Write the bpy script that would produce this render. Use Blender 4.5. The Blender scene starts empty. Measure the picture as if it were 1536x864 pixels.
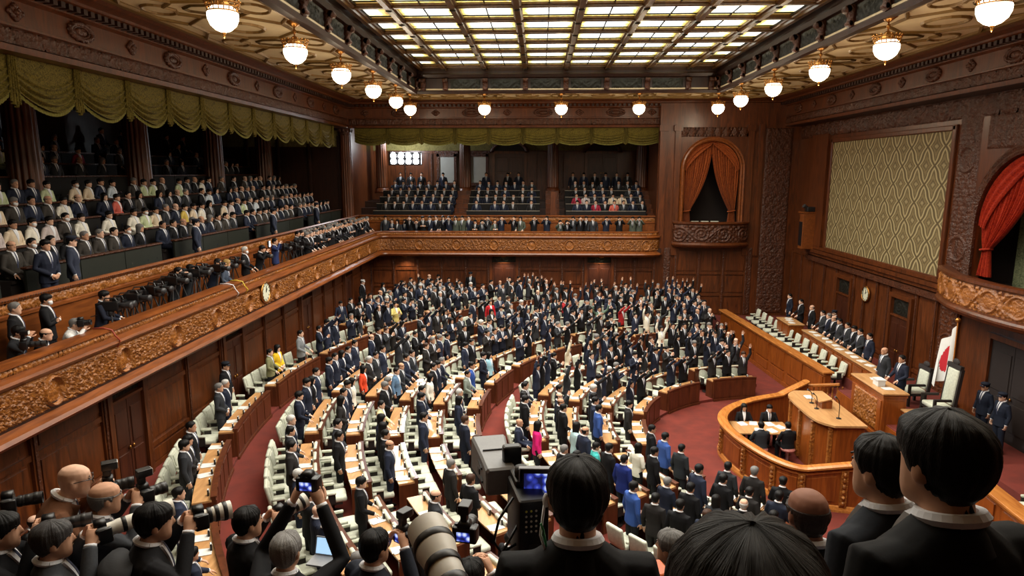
import bpy, bmesh, math, random
import numpy as np
from mathutils import Vector, Matrix
PI = math.pi
SC = bpy.context.scene
COL = SC.collection
rnd = random.Random(7)
def R(d): return math.radians(d)

# ---------------------------------------------------------------- camera
F_PX = 1000.0
CAM = Vector((0, 0, 8.6))
PITCH = math.asin(0.1714); YAW = math.asin(0.04134)
cd = bpy.data.cameras.new('camera'); cam = bpy.data.objects.new('camera', cd); COL.objects.link(cam)
cd.sensor_width = 36; cd.lens = 36 * F_PX / 1536; cd.clip_start = 0.05; cd.clip_end = 200
cam.location = CAM; cam.rotation_euler = (PI / 2 - PITCH, 0, YAW)
SC.camera = cam
_f = Vector((-math.sin(YAW) * math.cos(PITCH), math.cos(YAW) * math.cos(PITCH), -math.sin(PITCH)))
_r = Vector((math.cos(YAW), math.sin(YAW), 0)); _u = _r.cross(_f)
def proj(p):
    d = Vector(p) - CAM; w = d.dot(_f)
    if w < 0.05: return (-9999, -9999, w)
    return (768 + F_PX * d.dot(_r) / w, 432 - F_PX * d.dot(_u) / w, w)
def ray(px, py):
    return _f + _r * ((px - 768) / F_PX) + _u * ((432 - py) / F_PX)
def at_z(px, py, z):
    v = ray(px, py); t = (z - CAM.z) / v.z; return CAM + v * t
def at_x(px, py, x):
    v = ray(px, py); return CAM + v * (x / v.x)
def at_y(px, py, y):
    v = ray(px, py); return CAM + v * (y / v.y)
def at_d(px, py, d): return CAM + ray(px, py) * d

# ---------------------------------------------------------------- materials
def lin(c):
    return tuple((x / 12.92 if x <= .04045 else ((x + .055) / 1.055) ** 2.4) for x in c)
def rgb(r, g, b): return lin((r / 255, g / 255, b / 255)) + (1,)
MATS = {}
def new_mat(name):
    m = bpy.data.materials.new(name); m.use_nodes = True
    nt = m.node_tree; b = nt.nodes['Principled BSDF']; MATS[name] = m
    return m, nt, b
def node(nt, t, **kw):
    n = nt.nodes.new(t)
    for k, v in kw.items():
        if k in n.inputs: n.inputs[k].default_value = v
        else: setattr(n, k, v)
    return n
def ramp(nt, stops):
    n = nt.nodes.new('ShaderNodeValToRGB'); e = n.color_ramp.elements
    e[0].position, e[0].color = stops[0]; e[1].position, e[1].color = stops[-1]
    for p, c in stops[1:-1]:
        x = e.new(p); x.color = c
    return n
def plain(name, col, rough=.5, metal=0, noise=0, scale=30, bump=0, emit=0, coat=0, coords='Object', trans=0):
    m, nt, b = new_mat(name)
    b.inputs['Base Color'].default_value = col; b.inputs['Roughness'].default_value = rough
    b.inputs['Metallic'].default_value = metal
    if coat: b.inputs['Coat Weight'].default_value = coat; b.inputs['Coat Roughness'].default_value = .15
    if trans: b.inputs['Transmission Weight'].default_value = trans
    if emit:
        b.inputs['Emission Color'].default_value = col; b.inputs['Emission Strength'].default_value = emit
    if noise or bump:
        tc = node(nt, 'ShaderNodeTexCoord'); nz = node(nt, 'ShaderNodeTexNoise', Scale=scale, Detail=4.0)
        nt.links.new(tc.outputs[coords], nz.inputs['Vector'])
        if noise:
            k0, k1 = 1 - noise, 1 + noise
            rp = ramp(nt, [(.3, tuple(min(1, c * k0) for c in col[:3]) + (1,)), (.7, tuple(min(1, c * k1) for c in col[:3]) + (1,))])
            nt.links.new(nz.outputs['Fac'], rp.inputs['Fac']); nt.links.new(rp.outputs['Color'], b.inputs['Base Color'])
        if bump:
            bp = node(nt, 'ShaderNodeBump', Strength=bump, Distance=.01)
            nt.links.new(nz.outputs['Fac'], bp.inputs['Height']); nt.links.new(bp.outputs['Normal'], b.inputs['Normal'])
    return m
def wood(name, c0, c1, rough=.38, axis=2, scale=5.0, coat=.1, carve=0, cscale=9.0):
    m, nt, b = new_mat(name)
    tc = node(nt, 'ShaderNodeTexCoord'); mp = node(nt, 'ShaderNodeMapping')
    s = [scale] * 3; s[axis] = scale * .12
    mp.inputs['Scale'].default_value = s
    nz = node(nt, 'ShaderNodeTexNoise', Scale=1.6, Detail=6.0, Distortion=1.2)
    nt.links.new(tc.outputs['Object'], mp.inputs['Vector']); nt.links.new(mp.outputs['Vector'], nz.inputs['Vector'])
    rp = ramp(nt, [(.3, c0), (.72, c1)])
    nt.links.new(nz.outputs['Fac'], rp.inputs['Fac']); nt.links.new(rp.outputs['Color'], b.inputs['Base Color'])
    b.inputs['Roughness'].default_value = rough; b.inputs['Coat Weight'].default_value = coat; b.inputs['Coat Roughness'].default_value = .25
    if carve:
        v = node(nt, 'ShaderNodeTexVoronoi', Scale=cscale); v.feature = 'SMOOTH_F1'
        n2 = node(nt, 'ShaderNodeTexNoise', Scale=cscale * .6, Detail=3.0, Distortion=2.5)
        nt.links.new(tc.outputs['Object'], n2.inputs['Vector'])
        nt.links.new(tc.outputs['Object'], v.inputs['Vector'])
        ad = node(nt, 'ShaderNodeMath', operation='ADD')
        nt.links.new(v.outputs['Distance'], ad.inputs[0]); nt.links.new(n2.outputs['Fac'], ad.inputs[1])
        bp = node(nt, 'ShaderNodeBump', Strength=carve, Distance=.06)
        nt.links.new(ad.outputs[0], bp.inputs['Height']); nt.links.new(bp.outputs['Normal'], b.inputs['Normal'])
    return m
W_DARK = wood('wood_wall', rgb(62, 30, 12), rgb(106, 54, 22), .36)
W_DEEP = wood('wood_deep', rgb(34, 17, 10), rgb(56, 28, 16), .42)
W_WARM = wood('wood_warm', rgb(98, 50, 20), rgb(138, 76, 32), .32, axis=1)
W_CARV = wood('wood_carved', rgb(116, 66, 24), rgb(170, 106, 44), .36, axis=1, carve=.5, cscale=14)
W_CARVD = wood('wood_carved_dark', rgb(56, 28, 13), rgb(92, 48, 24), .44, coat=.02, carve=.5, cscale=16)
W_DESK = wood('wood_desk_top', rgb(168, 122, 76), rgb(200, 154, 104), .34, axis=1)
W_PANEL = wood('wood_desk_panel', rgb(66, 32, 16), rgb(98, 50, 26), .35)
W_ENC = wood('wood_rostrum', rgb(112, 54, 18), rgb(154, 82, 30), .28)
W_CAP = wood('wood_cap', rgb(156, 92, 40), rgb(198, 130, 64), .25, axis=1)
CARPET = plain('carpet_red', rgb(100, 33, 21), .95, noise=.22, scale=2.2, bump=.15)
CREAM = plain('ceiling_cream', rgb(206, 188, 150), .6, noise=.06, scale=3)
GOLD = plain('ceiling_gold', rgb(120, 92, 44), .5, metal=.2, noise=.1, scale=12)
BRASS = plain('brass', rgb(170, 120, 60), .3, metal=.9)
BLACK = plain('black_plastic', rgb(20, 20, 22), .4, noise=.1, scale=40)
DGREY = plain('dark_grey_plastic', rgb(48, 48, 50), .45, noise=.1, scale=40)
MGREY = plain('camera_grey', rgb(150, 152, 156), .5, noise=.05, scale=60, bump=.05)
LENSW = plain('lens_white', rgb(232, 228, 216), .42, noise=.04, scale=40)
GLASSD = plain('lens_glass', rgb(14, 18, 24), .06, coat=1)
PAPER = plain('paper', rgb(212, 212, 208), .8, noise=.03, scale=6)
CHAIR = plain('chair_fabric', rgb(190, 193, 176), .8, noise=.12, scale=18, bump=.1)
CHAIRD = plain('chair_base', rgb(30, 21, 17), .75, noise=.1, scale=20)
PLATE = plain('name_plate_black', rgb(24, 22, 20), .4, noise=.1, scale=50)
GREENPANEL = plain('leather_dark_green', rgb(26, 30, 22), .6, noise=.12, scale=14)
METAL = plain('steel', rgb(150, 150, 152), .3, metal=.9, noise=.05, scale=30)
DOORW = wood('door_wood', rgb(48, 22, 12), rgb(76, 36, 18), .4)
GRILLE = plain('bronze_grille', rgb(46, 46, 40), .45, metal=.6, noise=.2, scale=20)
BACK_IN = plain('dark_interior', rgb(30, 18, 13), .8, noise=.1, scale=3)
SKIN = None
def objcol(name, rough, noise=.1, scale=60, bump=0, sheen=0):
    m, nt, b = new_mat(name)
    oi = node(nt, 'ShaderNodeObjectInfo'); tc = node(nt, 'ShaderNodeTexCoord')
    nz = node(nt, 'ShaderNodeTexNoise', Scale=scale, Detail=3.0); nt.links.new(tc.outputs['Object'], nz.inputs['Vector'])
    rp = ramp(nt, [(.3, (1 - noise,) * 3 + (1,)), (.7, (1 + noise,) * 3 + (1,))])
    nt.links.new(nz.outputs['Fac'], rp.inputs['Fac'])
    mx = node(nt, 'ShaderNodeMix', data_type='RGBA', blend_type='MULTIPLY'); mx.inputs['Factor'].default_value = 1
    nt.links.new(oi.outputs['Color'], mx.inputs[6]); nt.links.new(rp.outputs['Color'], mx.inputs[7])
    nt.links.new(mx.outputs[2], b.inputs['Base Color']); b.inputs['Roughness'].default_value = rough; b.inputs['Specular IOR Level'].default_value = .2
    if sheen: b.inputs['Sheen Weight'].default_value = sheen
    if bump:
        bp = node(nt, 'ShaderNodeBump', Strength=bump, Distance=.004)
        nt.links.new(nz.outputs['Fac'], bp.inputs['Height']); nt.links.new(bp.outputs['Normal'], b.inputs['Normal'])
    return m
SKIN = objcol('skin', .62, .05, 30)
CLOTH = objcol('suit_cloth', .8, .12, 90, bump=.1)
HAIRM = objcol('hair', .5, .2, 130)
def _strands():
    nt = HAIRM.node_tree; b = nt.nodes['Principled BSDF']; tc = node(nt, 'ShaderNodeTexCoord'); sp = node(nt, 'ShaderNodeSeparateXYZ'); nt.links.new(tc.outputs['Object'], sp.inputs[0])
    at = node(nt, 'ShaderNodeMath', operation='ARCTAN2'); nt.links.new(sp.outputs[0], at.inputs[0]); nt.links.new(sp.outputs[1], at.inputs[1])
    cb = node(nt, 'ShaderNodeCombineXYZ'); nt.links.new(at.outputs[0], cb.inputs[0]); ml = node(nt, 'ShaderNodeMath', operation='MULTIPLY'); ml.inputs[1].default_value = 2.5; nt.links.new(sp.outputs[2], ml.inputs[0]); nt.links.new(ml.outputs[0], cb.inputs[1])
    nz = node(nt, 'ShaderNodeTexNoise', Scale=34.0, Detail=4.0); nt.links.new(cb.outputs[0], nz.inputs['Vector'])
    bp = node(nt, 'ShaderNodeBump', Strength=.55, Distance=.006); nt.links.new(nz.outputs['Fac'], bp.inputs['Height']); nt.links.new(bp.outputs['Normal'], b.inputs['Normal'])
_strands()
SHIRT = plain('shirt_white', rgb(226, 228, 232), .8, noise=.03, scale=30)
TIE = plain('tie', rgb(60, 66, 90), .6, noise=.3, scale=40)
EYE = plain('eye_dark', rgb(28, 20, 18), .35, noise=.1, scale=30)
LIP = plain('lip', rgb(150, 88, 78), .6, noise=.05, scale=30)
MASKW = plain('mask_white', rgb(232, 234, 236), .8, noise=.02, scale=30)
def attr_mat(name, attr='col', rough=.75):
    m, nt, b = new_mat(name)
    a = node(nt, 'ShaderNodeVertexColor'); a.layer_name = attr
    nt.links.new(a.outputs['Color'], b.inputs['Base Color']); b.inputs['Roughness'].default_value = rough; b.inputs['Specular IOR Level'].default_value = .2
    return m
CROWD = attr_mat('crowd_cloth')

# ---------------------------------------------------------------- mesh builder
class MB:
    def __init__(s): s.v = []; s.f = []; s.m = []; s.k = 0; s.sm = []; s.smooth = False
    def mat(s, k): s.k = k; return s
    def add(s, vs, fs, M=None):
        o = len(s.v)
        if M is not None: vs = [M @ Vector(v) for v in vs]
        s.v += [tuple(v) for v in vs]
        for f in fs:
            s.f.append(tuple(i + o for i in f)); s.m.append(s.k); s.sm.append(s.smooth)
        return s
    def box(s, c, d, M=None, rz=0, bev=0):
        x, y, z = d[0] / 2, d[1] / 2, d[2] / 2
        T = Matrix.Translation(c) @ Matrix.Rotation(rz, 4, 'Z')
        if M is not None: T = M @ T
        if bev <= 0:
            vs = [(i, j, k) for i in (-x, x) for j in (-y, y) for k in (-z, z)]
            fs = [(0, 1, 3, 2), (4, 6, 7, 5), (0, 4, 5, 1), (2, 3, 7, 6), (0, 2, 6, 4), (1, 5, 7, 3)]
            return s.add(vs, fs, T)
        b = min(bev, x * .9, y * .9, z * .9)
        # bevelled box: loft of rounded rectangles
        def rr(ix, iy, zz):
            out = []
            for sx, sy, a0 in ((1, 1, 0), (-1, 1, 90), (-1, -1, 180), (1, -1, 270)):
                for a in (0, 45, 90):
                    t = R(a0 + a); out.append((sx * (ix - b) + b * math.cos(t), sy * (iy - b) + b * math.sin(t), zz))
            return out
        def inset(k, zz):
            out = []
            for sx, sy, a0 in ((1, 1, 0), (-1, 1, 90), (-1, -1, 180), (1, -1, 270)):
                for a in (0, 45, 90):
                    t = R(a0 + a); out.append((sx * (x - b) + k * b * math.cos(t), sy * (y - b) + k * b * math.sin(t), zz))
            return out
        rings = [inset(.3, -z), inset(.8, -z + .3 * b), inset(1, -z + b), inset(1, z - b), inset(.8, z - .3 * b), inset(.3, z)]
        return s.loft(rings, True, T)
    def loft(s, rings, caps=True, M=None, closed=True):
        n = len(rings[0]); vs = [p for r in rings for p in r]; fs = []
        for i in range(len(rings) - 1):
            for j in range(n if closed else n - 1):
                a = i * n + j; b = i * n + (j + 1) % n
                fs.append((a, b, b + n, a + n))
        if caps and closed:
            fs.append(tuple(range(n - 1, -1, -1))); fs.append(tuple(range((len(rings) - 1) * n, len(rings) * n)))
        return s.add(vs, fs, M)
    def lathe(s, prof, n=16, M=None, ang=2 * PI, caps=True):
        full = ang > 2 * PI - 1e-4
        rings = [[(r * math.cos(ang * j / (n if full else n - 1)), r * math.sin(ang * j / (n if full else n - 1)), z) for j in range(n)] for r, z in prof]
        return s.loft(rings, caps, M, closed=full)
    def tube(s, path, rad, n=8, M=None, flat=1.0):
        P = [Vector(p) for p in path]; rings = []
        if not hasattr(rad, '__len__'): rad = [rad] * len(P)
        up = None
        for i, p in enumerate(P):
            d = (P[min(i + 1, len(P) - 1)] - P[max(i - 1, 0)])
            d = d.normalized() if d.length > 1e-9 else Vector((0, 0, 1))
            if up is None: up = Vector((0, 0, 1)) if abs(d.z) < .9 else Vector((0, 1, 0))
            x = d.cross(up); x = x.normalized() if x.length > 1e-6 else Vector((1, 0, 0)); y = x.cross(d).normalized(); up = y
            rings.append([p + (x * math.cos(2 * PI * j / n) + y * math.sin(2 * PI * j / n) * flat) * rad[i] for j in range(n)])
        return s.loft(rings, True, M)
    def prism(s, poly, z0, z1, M=None):
        n = len(poly)
        return s.loft([[(x, y, z0) for x, y in poly], [(x, y, z1) for x, y in poly]], True, M)
    def ball(s, c, r, n=10, m=7, M=None):
        if not hasattr(r, '__len__'): r = (r, r, r)
        rings = []
        for i in range(m + 1):
            t = -PI / 2 + PI * (i + .02) / (m + .04)
            rings.append([(c[0] + r[0] * math.cos(t) * math.cos(2 * PI * j / n), c[1] + r[1] * math.cos(t) * math.sin(2 * PI * j / n), c[2] + r[2] * math.sin(t)) for j in range(n)])
        return s.loft(rings, True, M)
    def sweep(s, prof, path, closed_prof=True, caps=True):
        """prof: (outward, z) pairs; path: list of (x, y, nx, ny) with outward (mitred) normals"""
        rings = [[(x + nx * d, y + ny * d, z) for d, z in prof] for x, y, nx, ny in path]
        return s.loft(rings, caps, None, closed=closed_prof)
    def mesh(s, name, mats):
        me = bpy.data.meshes.new(name); me.from_pydata(s.v, [], s.f)
        for m in (mats if isinstance(mats, (list, tuple)) else [mats]): me.materials.append(m)
        me.polygons.foreach_set('material_index', s.m); me.polygons.foreach_set('use_smooth', s.sm)
        me.update(); return me
    def build(s, name, mats, parent=None, fix=True, angle=None):
        me = s.mesh(name, mats)
        if fix: fixn(me)
        if angle is not None: autosmooth(me, angle)
        return link(name, me, parent)
def fixn(me):
    bm = bmesh.new(); bm.from_mesh(me); bmesh.ops.recalc_face_normals(bm, faces=bm.faces); bm.to_mesh(me); bm.free()
def autosmooth(me, deg=40):
    bm = bmesh.new(); bm.from_mesh(me)
    for f in bm.faces: f.smooth = True
    for e in bm.edges:
        if len(e.link_faces) == 2 and e.calc_face_angle(0) > R(deg): e.smooth = False
    bm.to_mesh(me); bm.free()
def link(name, me, parent=None):
    o = bpy.data.objects.new(name, me); COL.objects.link(o)
    if parent is not None: o.parent = parent
    return o
def thing(name, label, cat, loc=(0, 0, 0), rz=0, group=None):
    o = bpy.data.objects.new(name, None); COL.objects.link(o); o.location = loc; o.rotation_euler = (0, 0, rz)
    o.empty_display_size = .1
    return tag(o, label, cat, group)
def tag(o, label, cat, group=None, kind=None):
    o['label'] = label; o['category'] = cat
    if group: o['group'] = group
    if kind: o['kind'] = kind
    return o
def struct(o): o['kind'] = 'structure'; return o
def dup(o, loc=None, rz=None, label=None, scale=None, color=None, group=None):
    c = o.copy(); COL.objects.link(c)
    for k in list(o.children):
        d = k.copy(); COL.objects.link(d); d.parent = c
        for g in list(k.children):
            e = g.copy(); COL.objects.link(e); e.parent = d
    if loc is not None: c.location = loc
    if rz is not None: c.rotation_euler = (0, 0, rz)
    if label: c['label'] = label
    if group: c['group'] = group
    if scale: c.scale = (scale,) * 3 if not hasattr(scale, '__len__') else scale
    return c
ONES = ['zeroth', 'first', 'second', 'third', 'fourth', 'fifth', 'sixth', 'seventh', 'eighth', 'ninth', 'tenth', 'eleventh', 'twelfth', 'thirteenth', 'fourteenth', 'fifteenth', 'sixteenth', 'seventeenth', 'eighteenth', 'nineteenth']
def nth(k):
    if k < 20: return ONES[k]
    t = ['twentieth', 'thirtieth', 'fortieth', 'fiftieth'][k // 10 - 2]
    return t if k % 10 == 0 else t[:-4] + 'y-' + ONES[k % 10]

# ---------------------------------------------------------------- carved relief (true height field)
def h_scroll(u, v, H):
    """running vine scrolls in a band of height H, v in 0..H"""
    L = H * 1.25; k = np.floor(u / L); cu = (k + .5) * L
    odd = (k.astype(int) % 2) * 2 - 1
    du = (u - cu); dv = (v - H * .5) * odd
    r = np.hypot(du, dv) + 1e-6; th = np.arctan2(dv, du)
    sp = np.cos(2 * PI * (r / (H * .2)) - th) ; ridge = np.clip(sp, 0, 1) ** .7
    leaf = np.clip(np.cos(7 * th + 5 * r / H), 0, 1) * np.clip(np.cos(2 * PI * r / (H * .2) - th + 2.2), 0, 1)
    h = np.where(r < H * .47, np.maximum(ridge, .8 * leaf), .0)
    bud = np.exp(-(r / (H * .08)) ** 2)
    stem = np.exp(-((v - H * .5 - H * .36 * np.sin(PI * u / L) ) / (H * .06)) ** 2)
    corner = np.clip(np.cos(2 * PI * u / (L * .25)) * np.cos(2 * PI * v / (H * .3)), 0, 1) * (r > H * .47)
    return np.maximum.reduce([h, bud, stem, .8 * corner])
def h_leaf(u, v, H):
    L = H * .9; x = (u / L) % 1 - .5; y = v / H - .5
    a = np.clip(1 - (np.abs(x) * 2.2 + np.abs(y) * 1.6), 0, 1)
    rib = np.abs(np.cos(8 * np.arctan2(y, x + .001)))
    e = np.clip(np.cos(2 * PI * u / (L / 3)), 0, 1) * np.clip(np.abs(y) * 3 - .7, 0, 1)
    return np.maximum(a ** .5 * (.5 + .5 * rib), e)
def h_bead(u, v, H): 
    L = H * .9; x = (u / L) % 1 - .5; y = v / H - .5
    return np.sqrt(np.clip(1 - (x * 2.1) ** 2 - (y * 2.1) ** 2, 0, 1))
def h_floral(u, v, H):
    """acanthus-like sprays in staggered cells"""
    a, c = .42, .56; out = np.zeros_like(u)
    for o in (0, 1):
        x = ((u / a + .5 * o) % 1 - .5) * a; y = ((v / c + .5 * o) % 1 - .5) * c; r = np.hypot(x, y) + 1e-6; th = np.arctan2(x, y)
        pet = np.abs(np.cos(2.5 * th)) ** .6 * np.clip(1 - r / .2, 0, 1) ** .5 * (.65 + .35 * np.cos(2 * PI * r / .06))
        curl = np.clip(np.cos(2 * PI * r / .085 - th * 2), 0, 1) * (np.abs(r - .17) < .075)
        out = np.maximum.reduce([out, pet, .7 * curl, np.exp(-(r / .035) ** 2)])
    return out
def h_dense(u, v, H): return h_floral(u * 2.0 + .07 * np.sin(9 * v), v * 2.0 + .05 * np.sin(7 * u), H)
def add_medal(h, u, v, cu, cv, ru, rv):
    q = np.sqrt(((u - cu) / ru) ** 2 + ((v - cv) / rv) ** 2)
    ring = np.exp(-((q - 1) / .1) ** 2) * 1.25; dome = np.clip(1 - q * 1.1, 0, 1) * .6 + .25 * np.abs(np.cos(6 * np.arctan2(v - cv, u - cu))) * (q < .8)
    return np.where(q < 1.2, np.maximum(ring * .85, np.where(q < 1, np.maximum(dome * .6, h * .35), h * .15)), h)
def relief(P0, P1, z0, z1, fn, amp=.03, res=.03, medals=(), nrm=None, axis='h', tilt=0.0):
    """grid from P0 to P1 (xy) between z0, z1; raised along the normal (left of travel unless given). Returns MB"""
    P0 = Vector((P0[0], P0[1], 0)); P1 = Vector((P1[0], P1[1], 0)); L = (P1 - P0).length; H = z1 - z0
    t = (P1 - P0).normalized(); n = Vector(nrm + (0,)) if nrm else Vector((-t.y, t.x, 0))
    nu = max(2, int(L / res)); nv = max(2, int(H / res))
    u = np.linspace(0, L, nu + 1); v = np.linspace(0, H, nv + 1); U, V = np.meshgrid(u, v)
    h = fn(U, V, H) if axis == 'h' else fn(V, U, L)
    for c in medals: h = add_medal(h, U, V, *c)
    edge = np.clip(np.minimum(np.minimum(V, H - V), np.minimum(U, L - U)) / (res * 1.2), 0, 1)
    h = h * edge * amp
    mb = MB(); mb.smooth = True
    X = P0.x + t.x * U + n.x * (h + tilt * V); Y = P0.y + t.y * U + n.y * (h + tilt * V); Z = z0 + V
    vs = np.stack([X.ravel(), Y.ravel(), Z.ravel()], 1).tolist(); w = nu + 1
    fs = [(j * w + i, j * w + i + 1, (j + 1) * w + i + 1, (j + 1) * w + i) for j in range(nv) for i in range(nu)]
    mb.v = [tuple(p) for p in vs]; mb.f = fs; mb.m = [0] * len(fs); mb.sm = [True] * len(fs)
    return mb
def path_norm(pts, side=1):
    """mitred outward normals, side=1: left of travel"""
    out = []
    for i, p in enumerate(pts):
        a = Vector(pts[max(i - 1, 0)]); b = Vector(p); c = Vector(pts[min(i + 1, len(pts) - 1)])
        d1 = (b - a).normalized() if (b - a).length > 1e-6 else (c - b).normalized()
        d2 = (c - b).normalized() if (c - b).length > 1e-6 else d1
        n1 = Vector((-d1.y, d1.x)); n2 = Vector((-d2.y, d2.x)); n = (n1 + n2).normalized(); n = n / max(.4, n.dot(n1))
        out.append((p[0], p[1], n.x * side, n.y * side))
    return out
# ================================================================= ROOM SHELL
CX, CY = 8.8, 19.5            # centre of the seating fan
XLW, YFW, XRW = -9.55, 36.8, 13.8
XB, YB = -8.84, 36.1          # gallery front
ZCEIL = 12.45
def wallmat(): return [W_DARK, W_CARVD, W_DEEP]
def panelling(mb, P0, P1, z0, z1, ncol, rows, nrm, d=.05, stud=.16, rail=.12, studmat=1):
    """studs, rails and raised fields standing on a wall from P0 to P1"""
    P0 = Vector(P0); P1 = Vector(P1); t = (P1 - P0); L = t.length; t.normalize(); n = Vector(nrm); rz = math.atan2(t.y, t.x)
    w = L / ncol
    def put(u, z, du, dz, dd, off=0, k=0):
        mb.mat(k); c = P0 + t * u + n * (dd / 2 + off); mb.box((c.x, c.y, z), (du, dd, dz), rz=rz)
    for i in range(ncol + 1):
        put(min(max(i * w, stud / 2), L - stud / 2), (z0 + z1) / 2, stud, z1 - z0, d * 1.5, 0, 0)
        put(min(max(i * w, stud / 2), L - stud / 2), (z0 + z1) / 2, stud * .45, z1 - z0 - .3, d * .6, d * 1.5, studmat)
    zz = [z0] + list(rows) + [z1]
    for z in zz: put(L / 2, min(max(z, z0 + rail / 2), z1 - rail / 2), L, rail, d, 0, 0)
    for i in range(ncol):
        for a, b in zip(zz[:-1], zz[1:]):
            if b - a > .35: put((i + .5) * w, (a + b) / 2, w - stud - .2, b - a - rail - .18, d * .55, 0, 0)
# floors -----------------------------------------------------------
mb = MB(); mb.box((4.4, 18, -.06), (29, 50, .12)); struct(mb.build('floor', CARPET))
# terraces of the fan: (inner radius, height)
RING3 = [5.5, 6.56, 7.62, 8.68]; RING2 = [10.6, 11.66, 12.72, 13.78, 14.84]; RING1 = [16.95 + 1.06 * k for k in range(7)]
ZF = {}
for i, r in enumerate(RING3): ZF[('i', i)] = .10 + .12 * i
for i, r in enumerate(RING2): ZF[('m', i)] = .68 + .12 * i
for i, r in enumerate(RING1): ZF[('o', i)] = 1.34 + .02 * i
A0, A1 = 90.5, 269.5
def rlim(a):
    c, s = math.cos(a), math.sin(a); v = 99
    if c < -1e-6: v = min(v, (XLW + .03 - CX) / c)
    if s > 1e-6: v = min(v, (YFW - .03 - CY) / s)
    if s < -1e-6: v = min(v, (CY - 2.95) / -s)
    return v
def terrace(name, r0, r1, z0, z1, mat, n=90, kind='structure'):
    mb = MB(); rings = []
    for i in range(n + 1):
        a = R(A0 + (A1 - A0) * i / n); c, s = math.cos(a), math.sin(a); lim = rlim(a)
        q0 = min(r0, lim); q1 = min(r1, lim)
        rings.append([(CX + c * q, CY + s * q, z) for q, z in ((q0, z0), (q0, z1), (q1, z1), (q1, z0))])
    mb.loft(rings, True); return struct(mb.build(name, mat))
levels = [(RING3[i], ZF[('i', i)]) for i in range(4)] + [(9.74, .58)] + [(RING2[i], ZF[('m', i)]) for i in range(5)] + [(15.9, 1.26)] + [(RING1[0], 1.34)]
for i, (r, z) in enumerate(levels):
    r1 = levels[i + 1][0] if i + 1 < len(levels) else 40
    terrace('floor_terrace', r, r1, 0, z, CARPET)
# left wall under the gallery ----------------------------------------
ZW = 4.2
mb = MB(); mb.box((XLW - .15, 17.5, ZW / 2), (.3, 39.2, ZW))
for y0, y1, nc in ((3, 13.6, 5), (15.0, 19.0, 2), (20.4, 25.6, 3), (27.0, 31.6, 3), (33.0, 36.8, 2)):
    panelling(mb, (XLW, y0), (XLW, y1), 1.35, ZW, nc, (1.95, 3.3), (1, 0))
struct(mb.build('wall_left', wallmat()))
def door(name, c, rz, w, h, z0, frame=True, grille=True, leaf=DOORW, gh=.5):
    """double-leaf panelled door facing local -Y ... placed against a wall; local x along the wall"""
    root = bpy.data.objects.new(name, None); COL.objects.link(root); root.location = (c[0], c[1], z0); root.rotation_euler = (0, 0, rz); struct(root)
    hh = h - (gh if grille else 0)
    for s in (-1, 1):
        m = MB(); m.box((s * w / 4, -.03, hh / 2), (w / 2 - .02, .05, hh))
        for a, b in ((.12, .42), (.48, .9)):
            m.box((s * w / 4, -.065, hh * (a + b) / 2), (w / 2 - .2, .03, hh * (b - a) - .05), bev=.012)
        lf = m.build('door_leaf', leaf, root)
        m = MB(); m.ball((s * .07, -.09, hh * .45), (.03, .03, .05)); m.build('door_handle', BRASS, lf)
    m = MB()
    for s in (-1, 1): m.box((s * (w / 2 + .08), -.06, h / 2), (.16, .14, h))
    m.box((0, -.06, h + .08), (w + .34, .16, .16)); m.box((0, -.05, hh + .03), (w, .12, .06)); m.build('door_frame', W_DARK, root)
    if grille:
        g = relief((-w / 2, 0), (w / 2, 0), hh + .07, h - .02, h_scroll, .03, .03, nrm=(0, -1)); g.build('transom_grille', GRILLE, root)
    return root
for y in (14.3, 19.7, 26.3, 32.3): door('door_1', (XLW + .01, y), R(90), 1.15, 2.65, 1.34)
# far wall under the gallery and far right pier ------------------------
mb = MB(); mb.box((2.1, YFW + .16, 2.1), (23.6, .28, ZW))
for x0, x1, nc in ((-9.5, -2.75, 5), (-1.2, 2.5, 3), (4.1, 6.4, 2)):
    panelling(mb, (x0, YFW), (x1, YFW), 1.35, ZW, nc, (2.3, 3.25), (0, -1))
panelling(mb, (7.4, YFW), (11.4, YFW), .7, 4.5, 3, (1.9, 3.1), (0, -1))
mb.mat(0); mb.box((-1.6, YFW + .15, 4.3), (16.0, .3, .3))
struct(mb.build('wall_far', wallmat()))
for x in (-1.97, 3.3): door('door_2', (x, YFW - .01), 0, 1.3, 2.75, 1.34)
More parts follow.
